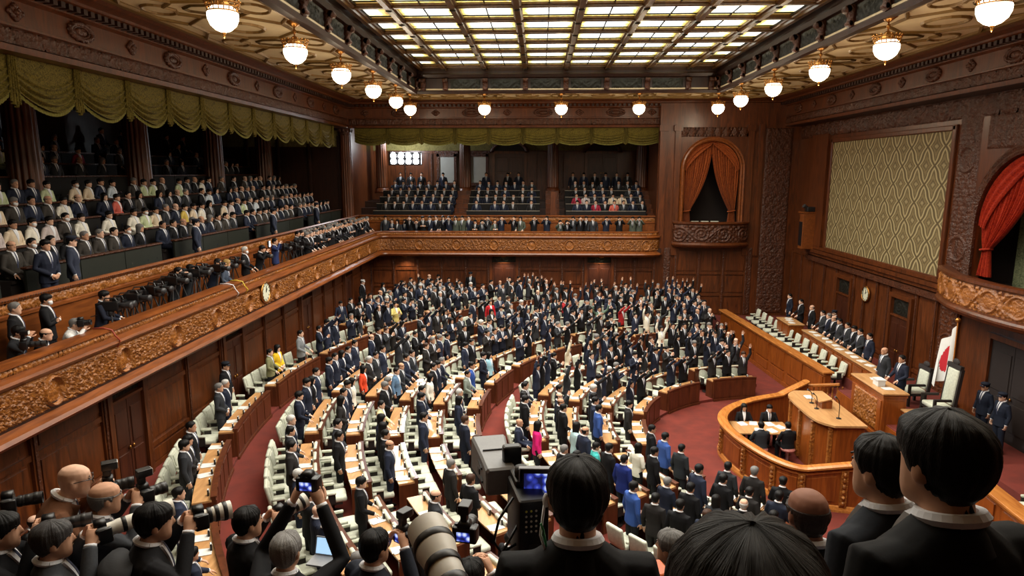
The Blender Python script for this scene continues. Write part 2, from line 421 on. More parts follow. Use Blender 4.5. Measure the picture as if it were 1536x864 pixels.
# pier to the right of the far gallery: arched box opening between XA0, XA1
XG = 6.4; XA0, XA1 = 7.75, 10.75; xac = (XA0 + XA1) / 2; ra = (XA1 - XA0) / 2; zsp = 8.75; zfl = 5.0
def arch_wall(name, P0, P1, u0, u1, z0, z1, zb, zs, thick, nrm, mats, n=20, fr=.22):
    """wall from P0 to P1 with an arched opening u0..u1 from zb, springing at zs"""
    mb = MB(); P0 = Vector((P0[0], P0[1], 0)); P1 = Vector((P1[0], P1[1], 0)); t = (P1 - P0); L = t.length; t.normalize(); nv = Vector((nrm[0], nrm[1], 0))
    def pt(u, z, d=0): p = P0 + t * u + nv * d; return (p.x, p.y, z)
    r = (u1 - u0) / 2; uc = (u0 + u1) / 2
    arc = [(uc - r * math.cos(PI * i / n), zs + r * math.sin(PI * i / n)) for i in range(n + 1)]
    inner = [(u0, zb)] + arc + [(u1, zb)]
    outer = []
    for (u, z) in inner:
        outer.append(None)
    outer[0] = (u0, z0) if False else (0, zb); outer[-1] = (L, zb)
    for i in range(1, len(inner) - 1):
        u, z = inner[i]; a = PI * (i - 1) / n
        dx, dz = -math.cos(a), math.sin(a)
        k = min((uc / -dx) if dx < -1e-6 else 1e9, ((L - uc) / dx) if dx > 1e-6 else 1e9, ((z1 - zs) / dz) if dz > 1e-6 else 1e9)
        outer[i] = (uc + dx * k, zs + dz * k)
    m = len(inner)
    vs = []
    for d in (0, -thick):
        vs += [pt(u, z, d) for u, z in inner] + [pt(u, z, d) for u, z in outer]
    fs = []
    for i in range(m - 1):
        fs.append((i, i + 1, m + i + 1, m + i)); fs.append((2 * m + i, 3 * m + i, 3 * m + i + 1, 2 * m + i + 1)); fs.append((i, 2 * m + i, 2 * m + i + 1, i + 1))
    # corners above
    mb.add(vs, fs)
    # corner fillers
    for s in (0, 1):
        seq = [o for o in outer[1:-1]]
        tops = [o for o in seq if abs(o[1] - z1) < 1e-4]; 
        e = tops[0] if s == 0 else tops[-1]
        side = [o for o in seq if abs(o[0] - (0 if s == 0 else L)) < 1e-4]
        if side:
            q = side[-1] if s == 0 else side[0]
            c = (0 if s == 0 else L, z1)
            mb.add([pt(*q), pt(*e), pt(*c)], [(0, 1, 2)])
    if zb > z0: 
        c = P0 + t * (L / 2) - nv * thick / 2; mb.box((c.x, c.y, (z0 + zb) / 2), (L, thick, zb - z0), rz=math.atan2(t.y, t.x))
    # architrave
    mb.mat(1); prof = [(-.02, -.02), (-.02, .06), (.05, .1), (.12, .06), (.2, .1), (fr, .03), (fr, -.02)]
    pa = [(u0, zb)] + arc + [(u1, zb)]; rings = []
    for i, (u, z) in enumerate(pa):
        if i == 0: nx, nz = -1, 0
        elif i == len(pa) - 1: nx, nz = 1, 0
        else:
            a = PI * (i - 1) / n; nx, nz = -math.cos(a), math.sin(a)
        rings.append([pt(u + nx * w, z + nz * w, d) for w, d in prof])
    mb.loft(rings, True)
    return mb
mb = arch_wall('wall_far', (XG, YFW), (XRW, YFW), XA0 - XG, XA1 - XG, 4.2, 12.2, zfl, zsp, .35, (0, -1), None)
mb.mat(0)
for x, w in ((XG + .18, .36), (7.35, .3), (11.2, .3), (11.75, .22)): mb.box((x, YFW - .06, 7.6), (w, .12, 7.0))
for x in (XG + .18, 7.35, 11.2): mb.mat(0).box((x, YFW - .08, 10.9), (.46, .2, .3))
struct(mb.build('wall_far', [W_DARK, W_WARM]))
for x0, x1, z0, z1, fn in ((12.0, 13.4, .9, 10.9, h_floral),):
    struct(relief((x0, YFW), (x1, YFW), z0, z1, fn, .09, .05, nrm=(0, -1)).build('trim_1', W_CARVD))
for x0, x1, z0, z1 in ((6.85, 7.2, 1.0, 4.5), (11.35, 11.65, .8, 4.5)):
    struct(relief((x0, YFW), (x1, YFW), z0, z1, h_floral, .05, .04, nrm=(0, -1)).build('trim_1', W_CARVD))
struct(relief((XA0 - .3, YFW), (XA1 + .3, YFW), 10.45, 10.95, h_leaf, .07, .04, nrm=(0, -1)).build('trim_1', W_CARVD))
# interior behind the arched box
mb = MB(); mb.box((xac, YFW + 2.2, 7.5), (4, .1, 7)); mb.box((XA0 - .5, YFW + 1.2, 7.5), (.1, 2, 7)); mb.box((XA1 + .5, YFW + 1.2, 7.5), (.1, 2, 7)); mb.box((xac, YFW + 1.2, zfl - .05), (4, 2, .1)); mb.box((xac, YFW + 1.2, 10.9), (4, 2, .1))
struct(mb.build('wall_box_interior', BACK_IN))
# right wall -----------------------------------------------------------
YA0, YA1 = 17.25, 21.75; yac = CY; zspr = 6.95; zflr = 5.0
mb = MB()
mb.box((XRW + .15, 29.5, 5.6), (.3, 15, 11.2)); mb.box((XRW + .15, 6.0, 5.6), (.3, 21.8, 11.2))
mbA = arch_wall('wall_right', (XRW, 16.9), (XRW, 22.05), YA0 - 16.9, YA1 - 16.9, 0, 11.2, zflr, zspr, .3, (-1, 0), None, fr=.3)
mb.v, off = mb.v + mbA.v, len(mb.v)
mb.f += [tuple(i + off for i in f) for f in mbA.f]; mb.m += mbA.m; mb.sm += mbA.sm
def rpanel(y0, y1, nc, z0=.75, z1=4.45): panelling(mb, (XRW, y0), (XRW, y1), z0, z1, nc, (1.4,), (-1, 0))
rpanel(31.0, 36.7, 4); rpanel(26.3, 29.4, 3); rpanel(21.9, 24.5, 2); rpanel(10, 16.0, 5)
mb.mat(0)
mb.box((XRW - .08, 28.3, 4.6), (.16, 12.6, .16)); mb.box((XRW - .13, 28.3, 4.75), (.26, 12.6, .14)); mb.box((XRW - .06, 28.3, 4.92), (.2, 12.6, .14))
mb.mat(1); mb.box((XRW - .09, 28.3, 4.35), (.18, 12.6, .22))
mb.mat(0); mb.box((XRW - .08, 33.9, 7.7), (.16, 1.9, 5.4))
struct(mb.build('wall_right', [W_DARK, W_CARVD]))
for y, n in ((30.2, 1), (25.4, 1)): door('door_3', (XRW - .01, y), R(-90), 1.25, 3.1, .75, gh=.72)
door('door_3', (XRW - .01, 19.2), R(-90), 2.0, 2.9, .75, grille=False, leaf=BACK_IN)
# carved pilasters and lintel over the damask panel
for y0, y1, z0, z1 in ((21.95, 23.05, .8, 10.7), (15.9, 16.85, .8, 10.7)):
    struct(relief((XRW, y1), (XRW, y0), z0, z1, h_floral, .08, .04, medals=[((y1 - y0) / 2, 2.0, .4, .4), ((y1 - y0) / 2, 5.3, .4, .4), ((y1 - y0) / 2, 8.2, .4, .4)], nrm=(-1, 0)).build('trim_2', W_CARVD))
struct(relief((XRW, 36.7), (XRW, 16.0), 10.3, 10.95, h_scroll, .1, .06, nrm=(-1, 0)).build('trim_2', W_CARVD))
struct(relief((XRW - .02, 21.6), (XRW - .02, 17.4), 9.3, 10.3, h_floral, .08, .05, nrm=(-1, 0)).build('trim_2', W_CARVD))
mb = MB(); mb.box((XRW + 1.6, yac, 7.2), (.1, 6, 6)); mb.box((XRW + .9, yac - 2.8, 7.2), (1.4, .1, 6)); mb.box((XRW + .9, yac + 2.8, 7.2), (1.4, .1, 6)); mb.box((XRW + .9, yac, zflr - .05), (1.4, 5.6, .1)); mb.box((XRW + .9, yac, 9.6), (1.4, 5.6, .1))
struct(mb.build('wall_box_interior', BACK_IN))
# entablature all round ------------------------------------------------
ent = [(-11.0 + 10.6, 10.98), (.05, 10.98), (.08, 11.1), (.0, 11.13), (.0, 11.45), (.06, 11.47), (.06, 11.52), (0, 11.54), (0, 12.0), (.12, 12.05), (.12, 12.08), (.3, 12.2), (.36, 12.24), (.36, 12.3), (.6, 12.36), (.78, 12.45), (.78, 12.6), (-.7, 12.6), (-.7, 10.98)]
EP = [(-10.6, -5), (-10.6, 37.2), (13.0, 37.2), (13.0, -5)]
mb = MB(); mb.sweep(ent, path_norm(EP, -1)); struct(mb.build('trim_3', W_DARK))
def along(P0, P1, nrm, z0, z1, fn, amp, res, mat, medals=(), name='trim_3'):
    return struct(relief(P0, P1, z0, z1, fn, amp, res, medals=medals, nrm=nrm).build(name, mat))
along((-10.6, 2), (-10.6, 37.1), (1, 0), 11.14, 11.45, h_scroll, .05, .035, W_CARVD)
along((-10.5, 37.2), (12.9, 37.2), (0, -1), 11.14, 11.45, h_scroll, .05, .045, W_CARVD)
along((13.0, 2), (13.0, 37.1), (-1, 0), 11.14, 11.45, h_scroll, .05, .045, W_CARVD)
# medallions along the frieze: ovals and rosettes in turn
def medallion(mb, M, a, b, oval):
    if oval:
        n = 22
        for r0, rr in ((1, .055), (.72, .03)):
            mb.tube([(a * r0 * math.cos(2 * PI * i / n), b * r0 * math.sin(2 * PI * i / n), .03) for i in range(n + 1)], rr * 1.0, 6, M)
        mb.ball((0, 0, .01), (a * .6, b * .6, .06), 14, 6, M)
        for i in range(16):
            t = 2 * PI * i / 16; mb.ball((a * 1.13 * math.cos(t), b * 1.13 * math.sin(t), .02), .055, 6, 4, M)
    else:
        for i in range(8):
            t = 2 * PI * i / 8; k = 1.0 if i % 2 == 0 else .7
            mb.ball((a * .5 * k * math.cos(t), b * .5 * k * math.sin(t), .02), (a * .3, b * .3, .045), 7, 4, M)
        mb.ball((0, 0, .04), (a * .3, b * .3, .06), 8, 5, M)
mb = MB(); mb.smooth = True
def basis(p, n):
    n = Vector((n[0], n[1], 0)); z = Vector((0, 0, 1)); x = z.cross(n)
    return Matrix(((x.x, 0, n.x, p[0]), (x.y, 0, n.y, p[1]), (0, 1, 0, p[2]), (0, 0, 0, 1)))
MEDZ = 11.77
for i in range(18):
    y = 4.0 + 1.95 * i
    if y < 36.6:
        medallion(mb, basis((-10.6, y, MEDZ), (1, 0)), .36 if i % 2 == 0 else .3, .17 if i % 2 == 0 else .24, i % 2 == 0)
        medallion(mb, basis((13.0, y, MEDZ), (-1, 0)), .36 if i % 2 == 0 else .3, .17 if i % 2 == 0 else .24, i % 2 == 0)
for i in range(12):
    x = -9.6 + 1.95 * i
    medallion(mb, basis((x, 37.2, MEDZ), (0, -1)), .42 if i % 2 else .3, .17 if i % 2 else .22, i % 2 == 1)
struct(mb.build('trim_4', W_CARVD))
mb = MB()
for i in range(150):
    y = 2 + .24 * i
    if y < 37: mb.box((-10.6 + .24, y, 12.14), (.24, .13, .12)); mb.box((13.0 - .24, y, 12.14), (.24, .13, .12))
for i in range(96): mb.box((-10.4 + .24 * i, 37.2 - .24, 12.14), (.13, .24, .12))
struct(mb.build('trim_5', W_DEEP))
# upper wall strip behind the entablature closes the right side above the panelling
mb = MB(); mb.box((13.5, 16, 11.1), (1.0, 42, .25)); mb.box((2, 37.45, 11.1), (23, .5, .25)); struct(mb.build('wall_upper', W_DEEP))
# ceiling band ----------------------------------------------------------
RX0, RX1, RY1, RY0 = -6.06, 8.5, 33.5, 5.6
mb = MB(); 
def slab(x0, x1, y0, y1, z, t=.15): mb.box(((x0 + x1) / 2, (y0 + y1) / 2, z + t / 2), (x1 - x0, y1 - y0, t))
slab(-10.9, RX0, -5, 37.3, ZCEIL); slab(RX1, 13.2, -5, 37.3, ZCEIL); slab(RX0, RX1, RY1, 37.3, ZCEIL); slab(RX0, RX1, -5, RY0, ZCEIL)
struct(mb.build('ceiling', CREAM))
# gilded strapwork on the band: cartouches per bay
mb = MB(); mb.smooth = False
def ring_poly(mb, pts, w, z, M=None, h=.05):
    n = len(pts); c = Vector((sum(p[0] for p in pts) / n, sum(p[1] for p in pts) / n))
    inn = []
    for p in pts:
        v = c - Vector(p); L = v.length; v = v / L; inn.append((p[0] + v.x * w, p[1] + v.y * w))
    rings = [[(a[0], a[1], z), (a[0] * .7 + b[0] * .3, a[1] * .7 + b[1] * .3, z - h), (a[0] * .3 + b[0] * .7, a[1] * .3 + b[1] * .7, z - h), (b[0], b[1], z)] for a, b in zip(pts, inn)]
    rings.append(rings[0]); mb.loft(rings, False, M)
def oct_pts(cx, cy, a, b, k=.38): return [(cx + a * x, cy + b * y) for x, y in ((-1, -k), (-k, -1), (k, -1), (1, -k), (1, k), (k, 1), (-k, 1), (-1, k))]
def ell_pts(cx, cy, a, b, n=16): return [(cx + a * math.cos(2 * PI * i / n), cy + b * math.sin(2 * PI * i / n)) for i in range(n)]
def bay(cx, cy, w, l, ax):
    """w across the band, l along it"""
    def P(a, b): return (cx + a, cy + b) if ax == 'y' else (cx + b, cy + a)
    def S(a, b): return (a, b) if ax == 'y' else (b, a)
    for pts, ww in ((oct_pts(*P(0, 0), *S(w * .36, l * .33)), .1), (ell_pts(*P(0, 0), *S(w * .16, l * .16)), .12)): ring_poly(mb, pts, ww, ZCEIL, h=.06)
    for s in (-1, 1):
        ring_poly(mb, ell_pts(*P(s * w * .33, l * .5), *S(w * .11, l * .13)), .09, ZCEIL, h=.05)
        ring_poly(mb, oct_pts(*P(0, s * l * .5), *S(w * .15, l * .1)), .08, ZCEIL, h=.05)
        for q in (-1, 1):
            mb.tube([(*P(s * w * .36, q * l * .13), ZCEIL - .02), (*P(s * w * .47, q * l * .3), ZCEIL - .03), (*P(s * w * .47, q * l * .5), ZCEIL - .02)], .05, 5)
            mb.tube([(*P(s * w * .14, q * l * .33), ZCEIL - .02), (*P(s * w * .25, q * l * .42), ZCEIL - .03), (*P(s * w * .22, q * l * .5), ZCEIL - .02)], .05, 5)
for i in range(9):
    y = 2.0 + 4.15 * i
    bay(-8.0, y, 3.5, 4.15, 'y'); bay(10.45, y, 3.5, 4.15, 'y')
for i in range(4): bay(-4.5 + 3.83 * i, 35.1, 2.9, 3.83, 'x')
struct(mb.build('ceiling_strapwork', GOLD))
# gilded margins
mb = MB()
for x in (-9.75, RX0 - .12, RX1 + .12, 12.15): mb.box((x, 15, ZCEIL - .03), (.14, 38, .08))
for y in (RY1 + .12, 36.3): mb.box((1.2, y, ZCEIL - .03), (15, .14, .08))
struct(mb.build('ceiling_margin', GOLD))
# recess ----------------------------------------------------------------
ZR = 13.25
rec = [(-.28, ZCEIL - .06), (.02, ZCEIL - .1), (.06, ZCEIL + .02), (-.02, ZCEIL + .1), (-.02, ZCEIL + .62), (.06, ZCEIL + .66), (.12, ZR), (.1, ZR + .06), (.1, ZR + .4), (-.28, ZR + .4)]
RP = [(1.0, RY0), (RX0, RY0), (RX0, RY1), (RX1, RY1), (RX1, RY0), (1.0, RY0)]
mb = MB(); mb.sweep(rec, path_norm(RP, -1)); struct(mb.build('ceiling_recess', W_DEEP))
mb = MB(); mb.smooth = True
bracket = [(0, 0), (.1, 0), (.16, .1), (.12, .25), (.2, .4), (.26, .55), (0, .6)]
def put_bracket(x, y, n):
    M = basis((x, y, ZCEIL + .04), n)
    w = .12
    mb.loft([[(-w, z, d) for d, z in bracket], [(w, z, d) for d, z in bracket]], True, M)
    mb.tube([(-w, .47, .2), (w, .47, .2)], .1, 8, M); mb.tube([(-w, .1, .12), (w, .1, .12)], .07, 8, M)
ys = [RY1 - .3 - 1.95 * i for i in range(15)]
for y in ys: put_bracket(RX0 - .02, y, (1, 0)); put_bracket(RX1 + .02, y, (-1, 0))
BXS = [1.22 + 1.95 * k for k in range(-3, 4)]
for x in BXS + [RX0 + .35, RX1 - .35]: put_bracket(x, RY1 + .02, (0, -1))
struct(mb.build('ceiling_bracket', W_CARVD))
mb2 = []
for a, b in zip(ys[1:], ys[:-1]):
    for x, n in ((RX0 + .01, (1, 0)), (RX1 - .01, (-1, 0))): mb2.append(relief((x, a + .25), (x, b - .25), ZCEIL + .14, ZCEIL + .58, h_scroll, .05, .05, nrm=n))
for a, b in zip(BXS[:-1], BXS[1:]): mb2.append(relief((a + .25, RY1), (b - .25, RY1), ZCEIL + .14, ZCEIL + .58, h_scroll, .05, .05, nrm=(0, -1)))
g = MB()
for q in mb2:
    o = len(g.v); g.v += q.v; g.f += [tuple(i + o for i in f) for f in q.f]; g.m += q.m; g.sm += q.sm
struct(g.build('ceiling_grille', GRILLE))
# skylight: beams and glowing leaded glass ---------------------------------
ZG = 13.62
def beam_prof(w, h): return [(-w, ZG), (-w, ZG - h * .45), (-w * .55, ZG - h * .6), (-w * .55, ZG - h), (w * .55, ZG - h), (w * .55, ZG - h * .6), (w, ZG - h * .45), (w, ZG)]
mb = MB()
for x in BXS: mb.loft([[(x + d, y, z) for d, z in beam_prof(.15, .2)] for y in (RY0, RY1 - .1)])
mb.loft([[(x, RY0 + 0, ZG)] * 1 for x in ()]) if False else None
CYB = [RY1 - .55 - 1.95 * i for i in range(15)]
for y in CYB: mb.loft([[(x, y + d, z) for d, z in beam_prof(.14, .13)] for x in (RX0 + .1, RX1 - .1)])
for x in (RX0 + .28, RX1 - .28): mb.loft([[(x + d, y, z) for d, z in beam_prof(.14, .2)] for y in (RY0, RY1 - .1)])
WBEAM = wood('wood_beam_gilt', rgb(70, 46, 20), rgb(116, 80, 36), .35, axis=1)
struct(mb.build('ceiling_beam', WBEAM))
# rosettes on the middle beams' crossings, lead cames between panes
mb = MB(); mb.smooth = True
for x in BXS:
    for y in CYB: mb.ball((x, y, ZG - .2), (.11, .11, .04), 8, 4)
for y in CYB[:-1]:
    for k in range(int((RX1 - RX0) / .975) + 1):
        x = BXS[0] - 1.95 * .5 + .975 * k * 2
        if RX0 + .4 < x < RX1 - .4: mb.box((x, y - .975, ZG - .02), (.035, 1.7, .04))
    mb.box((1.22, y - .45, ZG - .02), (14.2, .03, .04))
struct(mb.build('ceiling_came', GRILLE))
m, nt, b = new_mat('skylight_glass')
tc = node(nt, 'ShaderNodeTexCoord'); sep = node(nt, 'ShaderNodeSeparateXYZ'); nt.links.new(tc.outputs['Object'], sep.inputs[0])
def mth(op, a, bb=None, c=None):
    n = node(nt, 'ShaderNodeMath', operation=op)
    for i, q in enumerate((a, bb, c)):
        if q is None: continue
        if isinstance(q, (int, float)): n.inputs[i].default_value = q
        else: nt.links.new(q, n.inputs[i])
    return n.outputs[0]
# distance to the cell border drives the leaf-patterned margin
fx = mth('ABSOLUTE', mth('SUBTRACT', mth('FRACT', mth('ADD', mth('DIVIDE', mth('SUBTRACT', sep.outputs[0], 1.22), 1.95), 50.5)), .5))
fx = mth('SUBTRACT', .5, mth('ABSOLUTE', mth('SUBTRACT', mth('FRACT', mth('ADD', mth('DIVIDE', mth('SUBTRACT', sep.outputs[0], 1.22), 1.95), 50.0)), .5)))
fy = mth('SUBTRACT', .5, mth('ABSOLUTE', mth('SUBTRACT', mth('FRACT', mth('ADD', mth('DIVIDE', mth('SUBTRACT', sep.outputs[1], CYB[0]), 1.95), 50.0)), .5)))
dmin = mth('MINIMUM', fx, fy)
nz = node(nt, 'ShaderNodeTexNoise', Scale=3.2, Detail=5.0, Distortion=2.0); nt.links.new(tc.outputs['Object'], nz.inputs['Vector'])
edge = mth('ADD', dmin, mth('MULTIPLY', mth('SUBTRACT', nz.outputs['Fac'], .5), .22))
side = mth('GREATER_THAN', mth('ABSOLUTE', mth('SUBTRACT', sep.outputs[0], 1.22)), 5.9)
edge = mth('SUBTRACT', edge, mth('MULTIPLY', side, .13))
rp = ramp(nt, [(.03, rgb(96, 74, 28)), (.11, rgb(204, 184, 100)), (.18, rgb(252, 250, 232)), (.4, rgb(246, 250, 255))])
nt.links.new(edge, rp.inputs['Fac']); nt.links.new(rp.outputs['Color'], b.inputs['Emission Color']); b.inputs['Emission Strength'].default_value = 2.4
b.inputs['Base Color'].default_value = rgb(200, 190, 150); b.inputs['Roughness'].default_value = .3
SKYM = m
mb = MB(); mb.box(((RX0 + RX1) / 2, (RY0 + RY1) / 2, ZG + .02), (RX1 - RX0, RY1 - RY0, .03)); struct(mb.build('ceiling_skylight', SKYM))
mb = MB(); mb.box((1.2, 15, 14.2), (28, 46, .2)); struct(mb.build('roof', W_DEEP))
# near end, hidden shell ------------------------------------------------------
mb = MB(); mb.box((-2, -5.2, 6), (34, .3, 16)); struct(mb.build('wall_near', W_DARK))
# ================================================================= PEOPLE
HEADC = 1.585   # height of the head's centre on a standing figure of 1.72 m
HPROF = [(-.115, .026, .078, .030), (-.103, .043, .089, -.01), (-.075, .058, .093, -.055), (-.04, .066, .092, -.082), (0, .072, .091, -.096), (.035, .077, .095, -.102), (.07, .074, .087, -.098), (.096, .057, .06, -.078), (.112, .03, .025, -.045), (.117, .008, 0, -.02)]
def ring(cx, cy, z, hx, hf, hb, n, pw=1.0):
    out = []
    for j in range(n):
        a = 2 * PI * j / n; c, s = math.cos(a), math.sin(a)
        out.append((cx + hx * math.copysign(abs(c) ** pw, c), cy + (hf if s > 0 else hb) * math.copysign(abs(s) ** pw, s), z))
    return out
def gen_head(mb, T, n=14, feat=True):
    rings = []
    for z, w, yf, yb in HPROF:
        c = (yf + yb) / 2; rings.append(ring(0, c, z, w, (yf - yb) / 2, (yf - yb) / 2, n, .92))
    mb.mat(0).loft(rings, True, T)
    mb.loft([[(-.011, .088, .03), (.011, .088, .03), (0, .1, .03)], [(-.019, .085, -.028), (.019, .085, -.028), (0, .122, -.022)], [(-.012, .08, -.04), (.012, .08, -.04), (0, .1, -.038)]], True, T)
    for s in (-1, 1):
        mb.ball((s * .077, -.012, -.004), (.012, .022, .034), 8, 5, T)
def gen_face(mb, T):
    for s in (-1, 1):
        mb.mat(1).ball((s * .031, .083, .022), (.0135, .007, .0055), 8, 5, T)
        mb.box((s * .033, .085, .042), (.032, .005, .005), T)
    mb.mat(2).ball((0, .0855, -.062), (.024, .007, .006), 8, 4, T)
    mb.mat(0)
def gen_hand(mb, w, d, nrm, side, n=6, curl=.25, sc=1.0):
    """wrist point w, pointing direction d, palm normal nrm; five separate fingers"""
    d = Vector(d).normalized(); nv = Vector(nrm); nv = (nv - d * nv.dot(d)).normalized(); x = d.cross(nv) * side
    w = Vector(w)
    def P(a, b, c=0): return w + x * (a * sc) + d * (b * sc) + nv * (c * sc)
    def slab(b, hw, th): return [P(hw * math.cos(2 * PI * j / 8), b, th * math.sin(2 * PI * j / 8)) for j in range(8)]
    mb.loft([slab(-.02, .026, .02), slab(.01, .03, .018), slab(.05, .04, .017), slab(.088, .04, .013), slab(.096, .034, .008)], True)
    for i, (a, L) in enumerate(((-.03, .066), (-.0105, .078), (.0095, .072), (.029, .056))):
        k = curl * (1 + .12 * i); p0 = P(a * .95, .08); p1 = P(a * 1.08, .08 + L * .42, L * .42 * k * .5); p2 = P(a * 1.12, .08 + L * .72, L * .72 * k); p3 = P(a * 1.12, .08 + L * (1 - .25 * k), L * 1.15 * k)
        mb.tube([p0, p1, p2, p3], [.0095 * sc, .009 * sc, .0085 * sc, .006 * sc], n)
    mb.tube([P(-.022, .012, .004), P(-.05, .04, .012 + .02 * curl), P(-.062, .068, .016 + .05 * curl), P(-.062, .09, .018 + .06 * curl)], [.013 * sc, .0115 * sc, .0105 * sc, .007 * sc], n)
POSES = {
 # elbow R, wrist R, hand direction, palm normal (right side; x positive = the person's right is -x mirrored), curl
 'down': dict(e=(.25, -.03, 1.11), w=(.255, .05, .87), d=(0, .15, -1), n=(-1, 0, 0), curl=.45),
 'clasp': dict(e=(.27, -.02, 1.12), w=(.085, .19, .96), d=(-1, .3, -.45), n=(0, -1, -.2), curl=.5),
 'desk': dict(e=(.26, .02, 1.12), w=(.19, .25, .98), d=(-.2, 1, -.6), n=(0, -.3, -1), curl=.35),
 'clap': dict(e=(.25, .1, 1.14), w=(.055, .32, 1.25), d=(-.35, .6, .75), n=(-1, 0, 0), curl=.1),
 'clap2': dict(e=(.25, .12, 1.2), w=(.06, .3, 1.4), d=(-.3, .35, .9), n=(-1, 0, 0), curl=.1),
 'up': dict(e=(.27, .06, 1.63), w=(.22, .1, 1.88), d=(-.05, .05, 1), n=(0, 1, 0), curl=.1),
 'fwd': dict(e=(.23, .2, 1.56), w=(.18, .38, 1.75), d=(-.05, .6, .8), n=(0, .7, -.6), curl=.12),
 'wide': dict(e=(.36, .1, 1.55), w=(.38, .2, 1.8), d=(.1, .25, 1), n=(-.3, 1, 0), curl=.1),
 'photo': dict(e=(.25, .14, 1.3), w=(.085, .2, 1.53), d=(-.5, .35, .75), n=(-.6, .2, .1), curl=.7),
 'fold': dict(e=(.26, .08, 1.12), w=(.0, .2, 1.17), d=(-1, .1, .1), n=(0, -1, 0), curl=.35),
 'hold': dict(e=(.27, .22, 1.44), w=(.1, .32, 1.75), d=(-.45, .1, 1), n=(-.5, .5, 0), curl=.6),
 'write': dict(e=(.26, .1, 1.15), w=(.12, .36, 1.1), d=(-.3, 1, -.3), n=(0, -.3, -1), curl=.5),
}
def arm_of(pose, s):
    """pose may be (left, right) names"""
    nm = pose if isinstance(pose, str) else pose[0 if s < 0 else 1]
    return POSES[nm]
def gen_parts(pose, sit=False, n=10, lo=False, lean=0, skirt=False, fem=False, head_pitch=0, head_yaw=0, coat=False):
    """closed pieces per garment; figure faces +Y, feet at z = 0; returns dict of MB and the head matrix"""
    dz = -.43 if sit else 0
    body, jack, trou, shirt, cuff, tie = MB(), MB(), MB(), MB(), MB(), MB()
    kw = .9 if fem else 1.0
    piv = Vector((0, 0, .95 + dz))
    L = Matrix.Translation(piv) @ Matrix.Rotation(R(-lean), 4, 'X') @ Matrix.Translation(-piv)
    def up(p): return L @ Vector((p[0], p[1], p[2] + dz))
    hd = up((0, .025, HEADC)); HT = Matrix.Translation(hd) @ Matrix.Rotation(R(head_yaw), 4, 'Z') @ Matrix.Rotation(R(-lean * .3 + head_pitch), 4, 'X')
    gen_head(body, HT, n + 4)
    body.tube([up((0, -.02, 1.38)), up((0, -.012, 1.45)), hd + Vector((0, -.02, -.06))], [.075 * kw, .056 * kw, .055 * kw], n)
    tor = [(.86, .155, .105, 0), (1.05, .145, .095, .0), (1.22, .165, .105, .01), (1.34, .17, .1, 0), (1.4, .13, .08, -.01), (1.44, .07, .06, -.012)]
    body.loft([[up(q) for q in ring(0, yo, z, hx * kw, hy, hy, n)] for z, hx, hy, yo in tor], True)
    hem = .70 if coat else .78
    jt = [(hem, .198, .135, .005), (.9, .192, .13, .0), (1.05, .176 * (.93 if fem else 1), .118, .005), (1.2, .196, .13, .012), (1.31, .206, .124, .0), (1.385, .19, .1, -.01), (1.435, .118, .078, -.012), (1.475, .064, .062, -.012)]
    jack.loft([[up(q) for q in ring(0, yo, max(z, .87) if sit and z < .87 else z, hx * kw, hy, hy, n + 2, .88)] for z, hx, hy, yo in jt], True)
    hands = []
    for s in (-1, 1):
        P = arm_of(pose, s)
        sh = up((s * .178 * kw, -.008, 1.372)); e = up((s * P['e'][0] * (kw * .5 + .5), P['e'][1], P['e'][2])); w = up((s * P['w'][0], P['w'][1], P['w'][2]))
        mid = sh.lerp(e, .5); m2 = e.lerp(w, .5)
        jack.tube([up((s * .1 * kw, -.005, 1.36)), sh, mid, e, m2, e.lerp(w, .97)], [.07 * kw, .074 * kw, .062, .055, .049, .041], n)
        body.tube([up((s * .1, -.005, 1.36)), sh, e, m2, w], [.04, .045, .036, .034, .025], n)
        cuff.mat(1).tube([e.lerp(w, .95), e.lerp(w, 1.02)], .036, 8)
        hands.append((w, Vector((s * P['d'][0], P['d'][1], P['d'][2])), Vector((s * P['n'][0], P['n'][1], P['n'][2])), s, P['curl']))
    # legs
    for s in (-1, 1):
        if sit: k = [(s * .085, -.02, .50), (s * .1, .2, .51), (s * .105, .42, .49), (s * .1, .44, .3), (s * .1, .43, .09)]
        else: k = [(s * .085, .0, .92), (s * .095, .015, .7), (s * .095, .01, .48), (s * .095, -.01, .28), (s * .095, -.02, .09)]
        body.tube(k, [.085, .075, .052, .05, .038], n)
        trou.tube(k, [.1, .092, .074, .066, .06], n)
        f = Vector(k[-1]); trou.mat(1).loft([ring(f.x, f.y - .03, z, a, b, c, 8) for z, a, b, c in ((.0, .045, .19, .06), (.04, .046, .18, .062), (.075, .044, .11, .06), (.1, .04, .05, .05))], True); trou.mat(0)
        body.tube([f, f + Vector((0, .02, -.05)), f + Vector((0, .12, -.06))], [.036, .034, .025], 8)
    if sit: trou.loft([[q for q in ring(0, yo, z, hx, hy, hy, n)] for z, hx, hy, yo in ((.41, .16, .12, 0), (.46, .175, .13, .0), (.55, .17, .12, 0), (.62, .15, .1, 0))], True)
    else:
        trou.loft([[q for q in ring(0, 0, z, hx, hy, hy, n)] for z, hx, hy in ((.8, .16, .115), (.86, .178, .122), (.95, .165, .11), (1.02, .15, .1))], True)
        if skirt: trou.loft([[q for q in ring(0, 0, z, hx, hy, hy, n)] for z, hx, hy in ((.5, .185, .14), (.7, .19, .14), (.9, .17, .12))], True)
    # shirt front, tie and collar
    zz = [1.10, 1.17, 1.24, 1.31, 1.37, 1.42, 1.455]; yf = [.128, .139, .146, .136, .116, .092, .072]
    def strip(ws, dy, tgt):
        rings = []
        for z, w, y in zip(zz, ws, yf): rings.append([up((-w, y + dy - .004 - w * .18, z)), up((0, y + dy, z)), up((w, y + dy - .004 - w * .18, z)), up((w, y - .03, z)), up((-w, y - .03, z))])
        tgt.loft(rings, True)
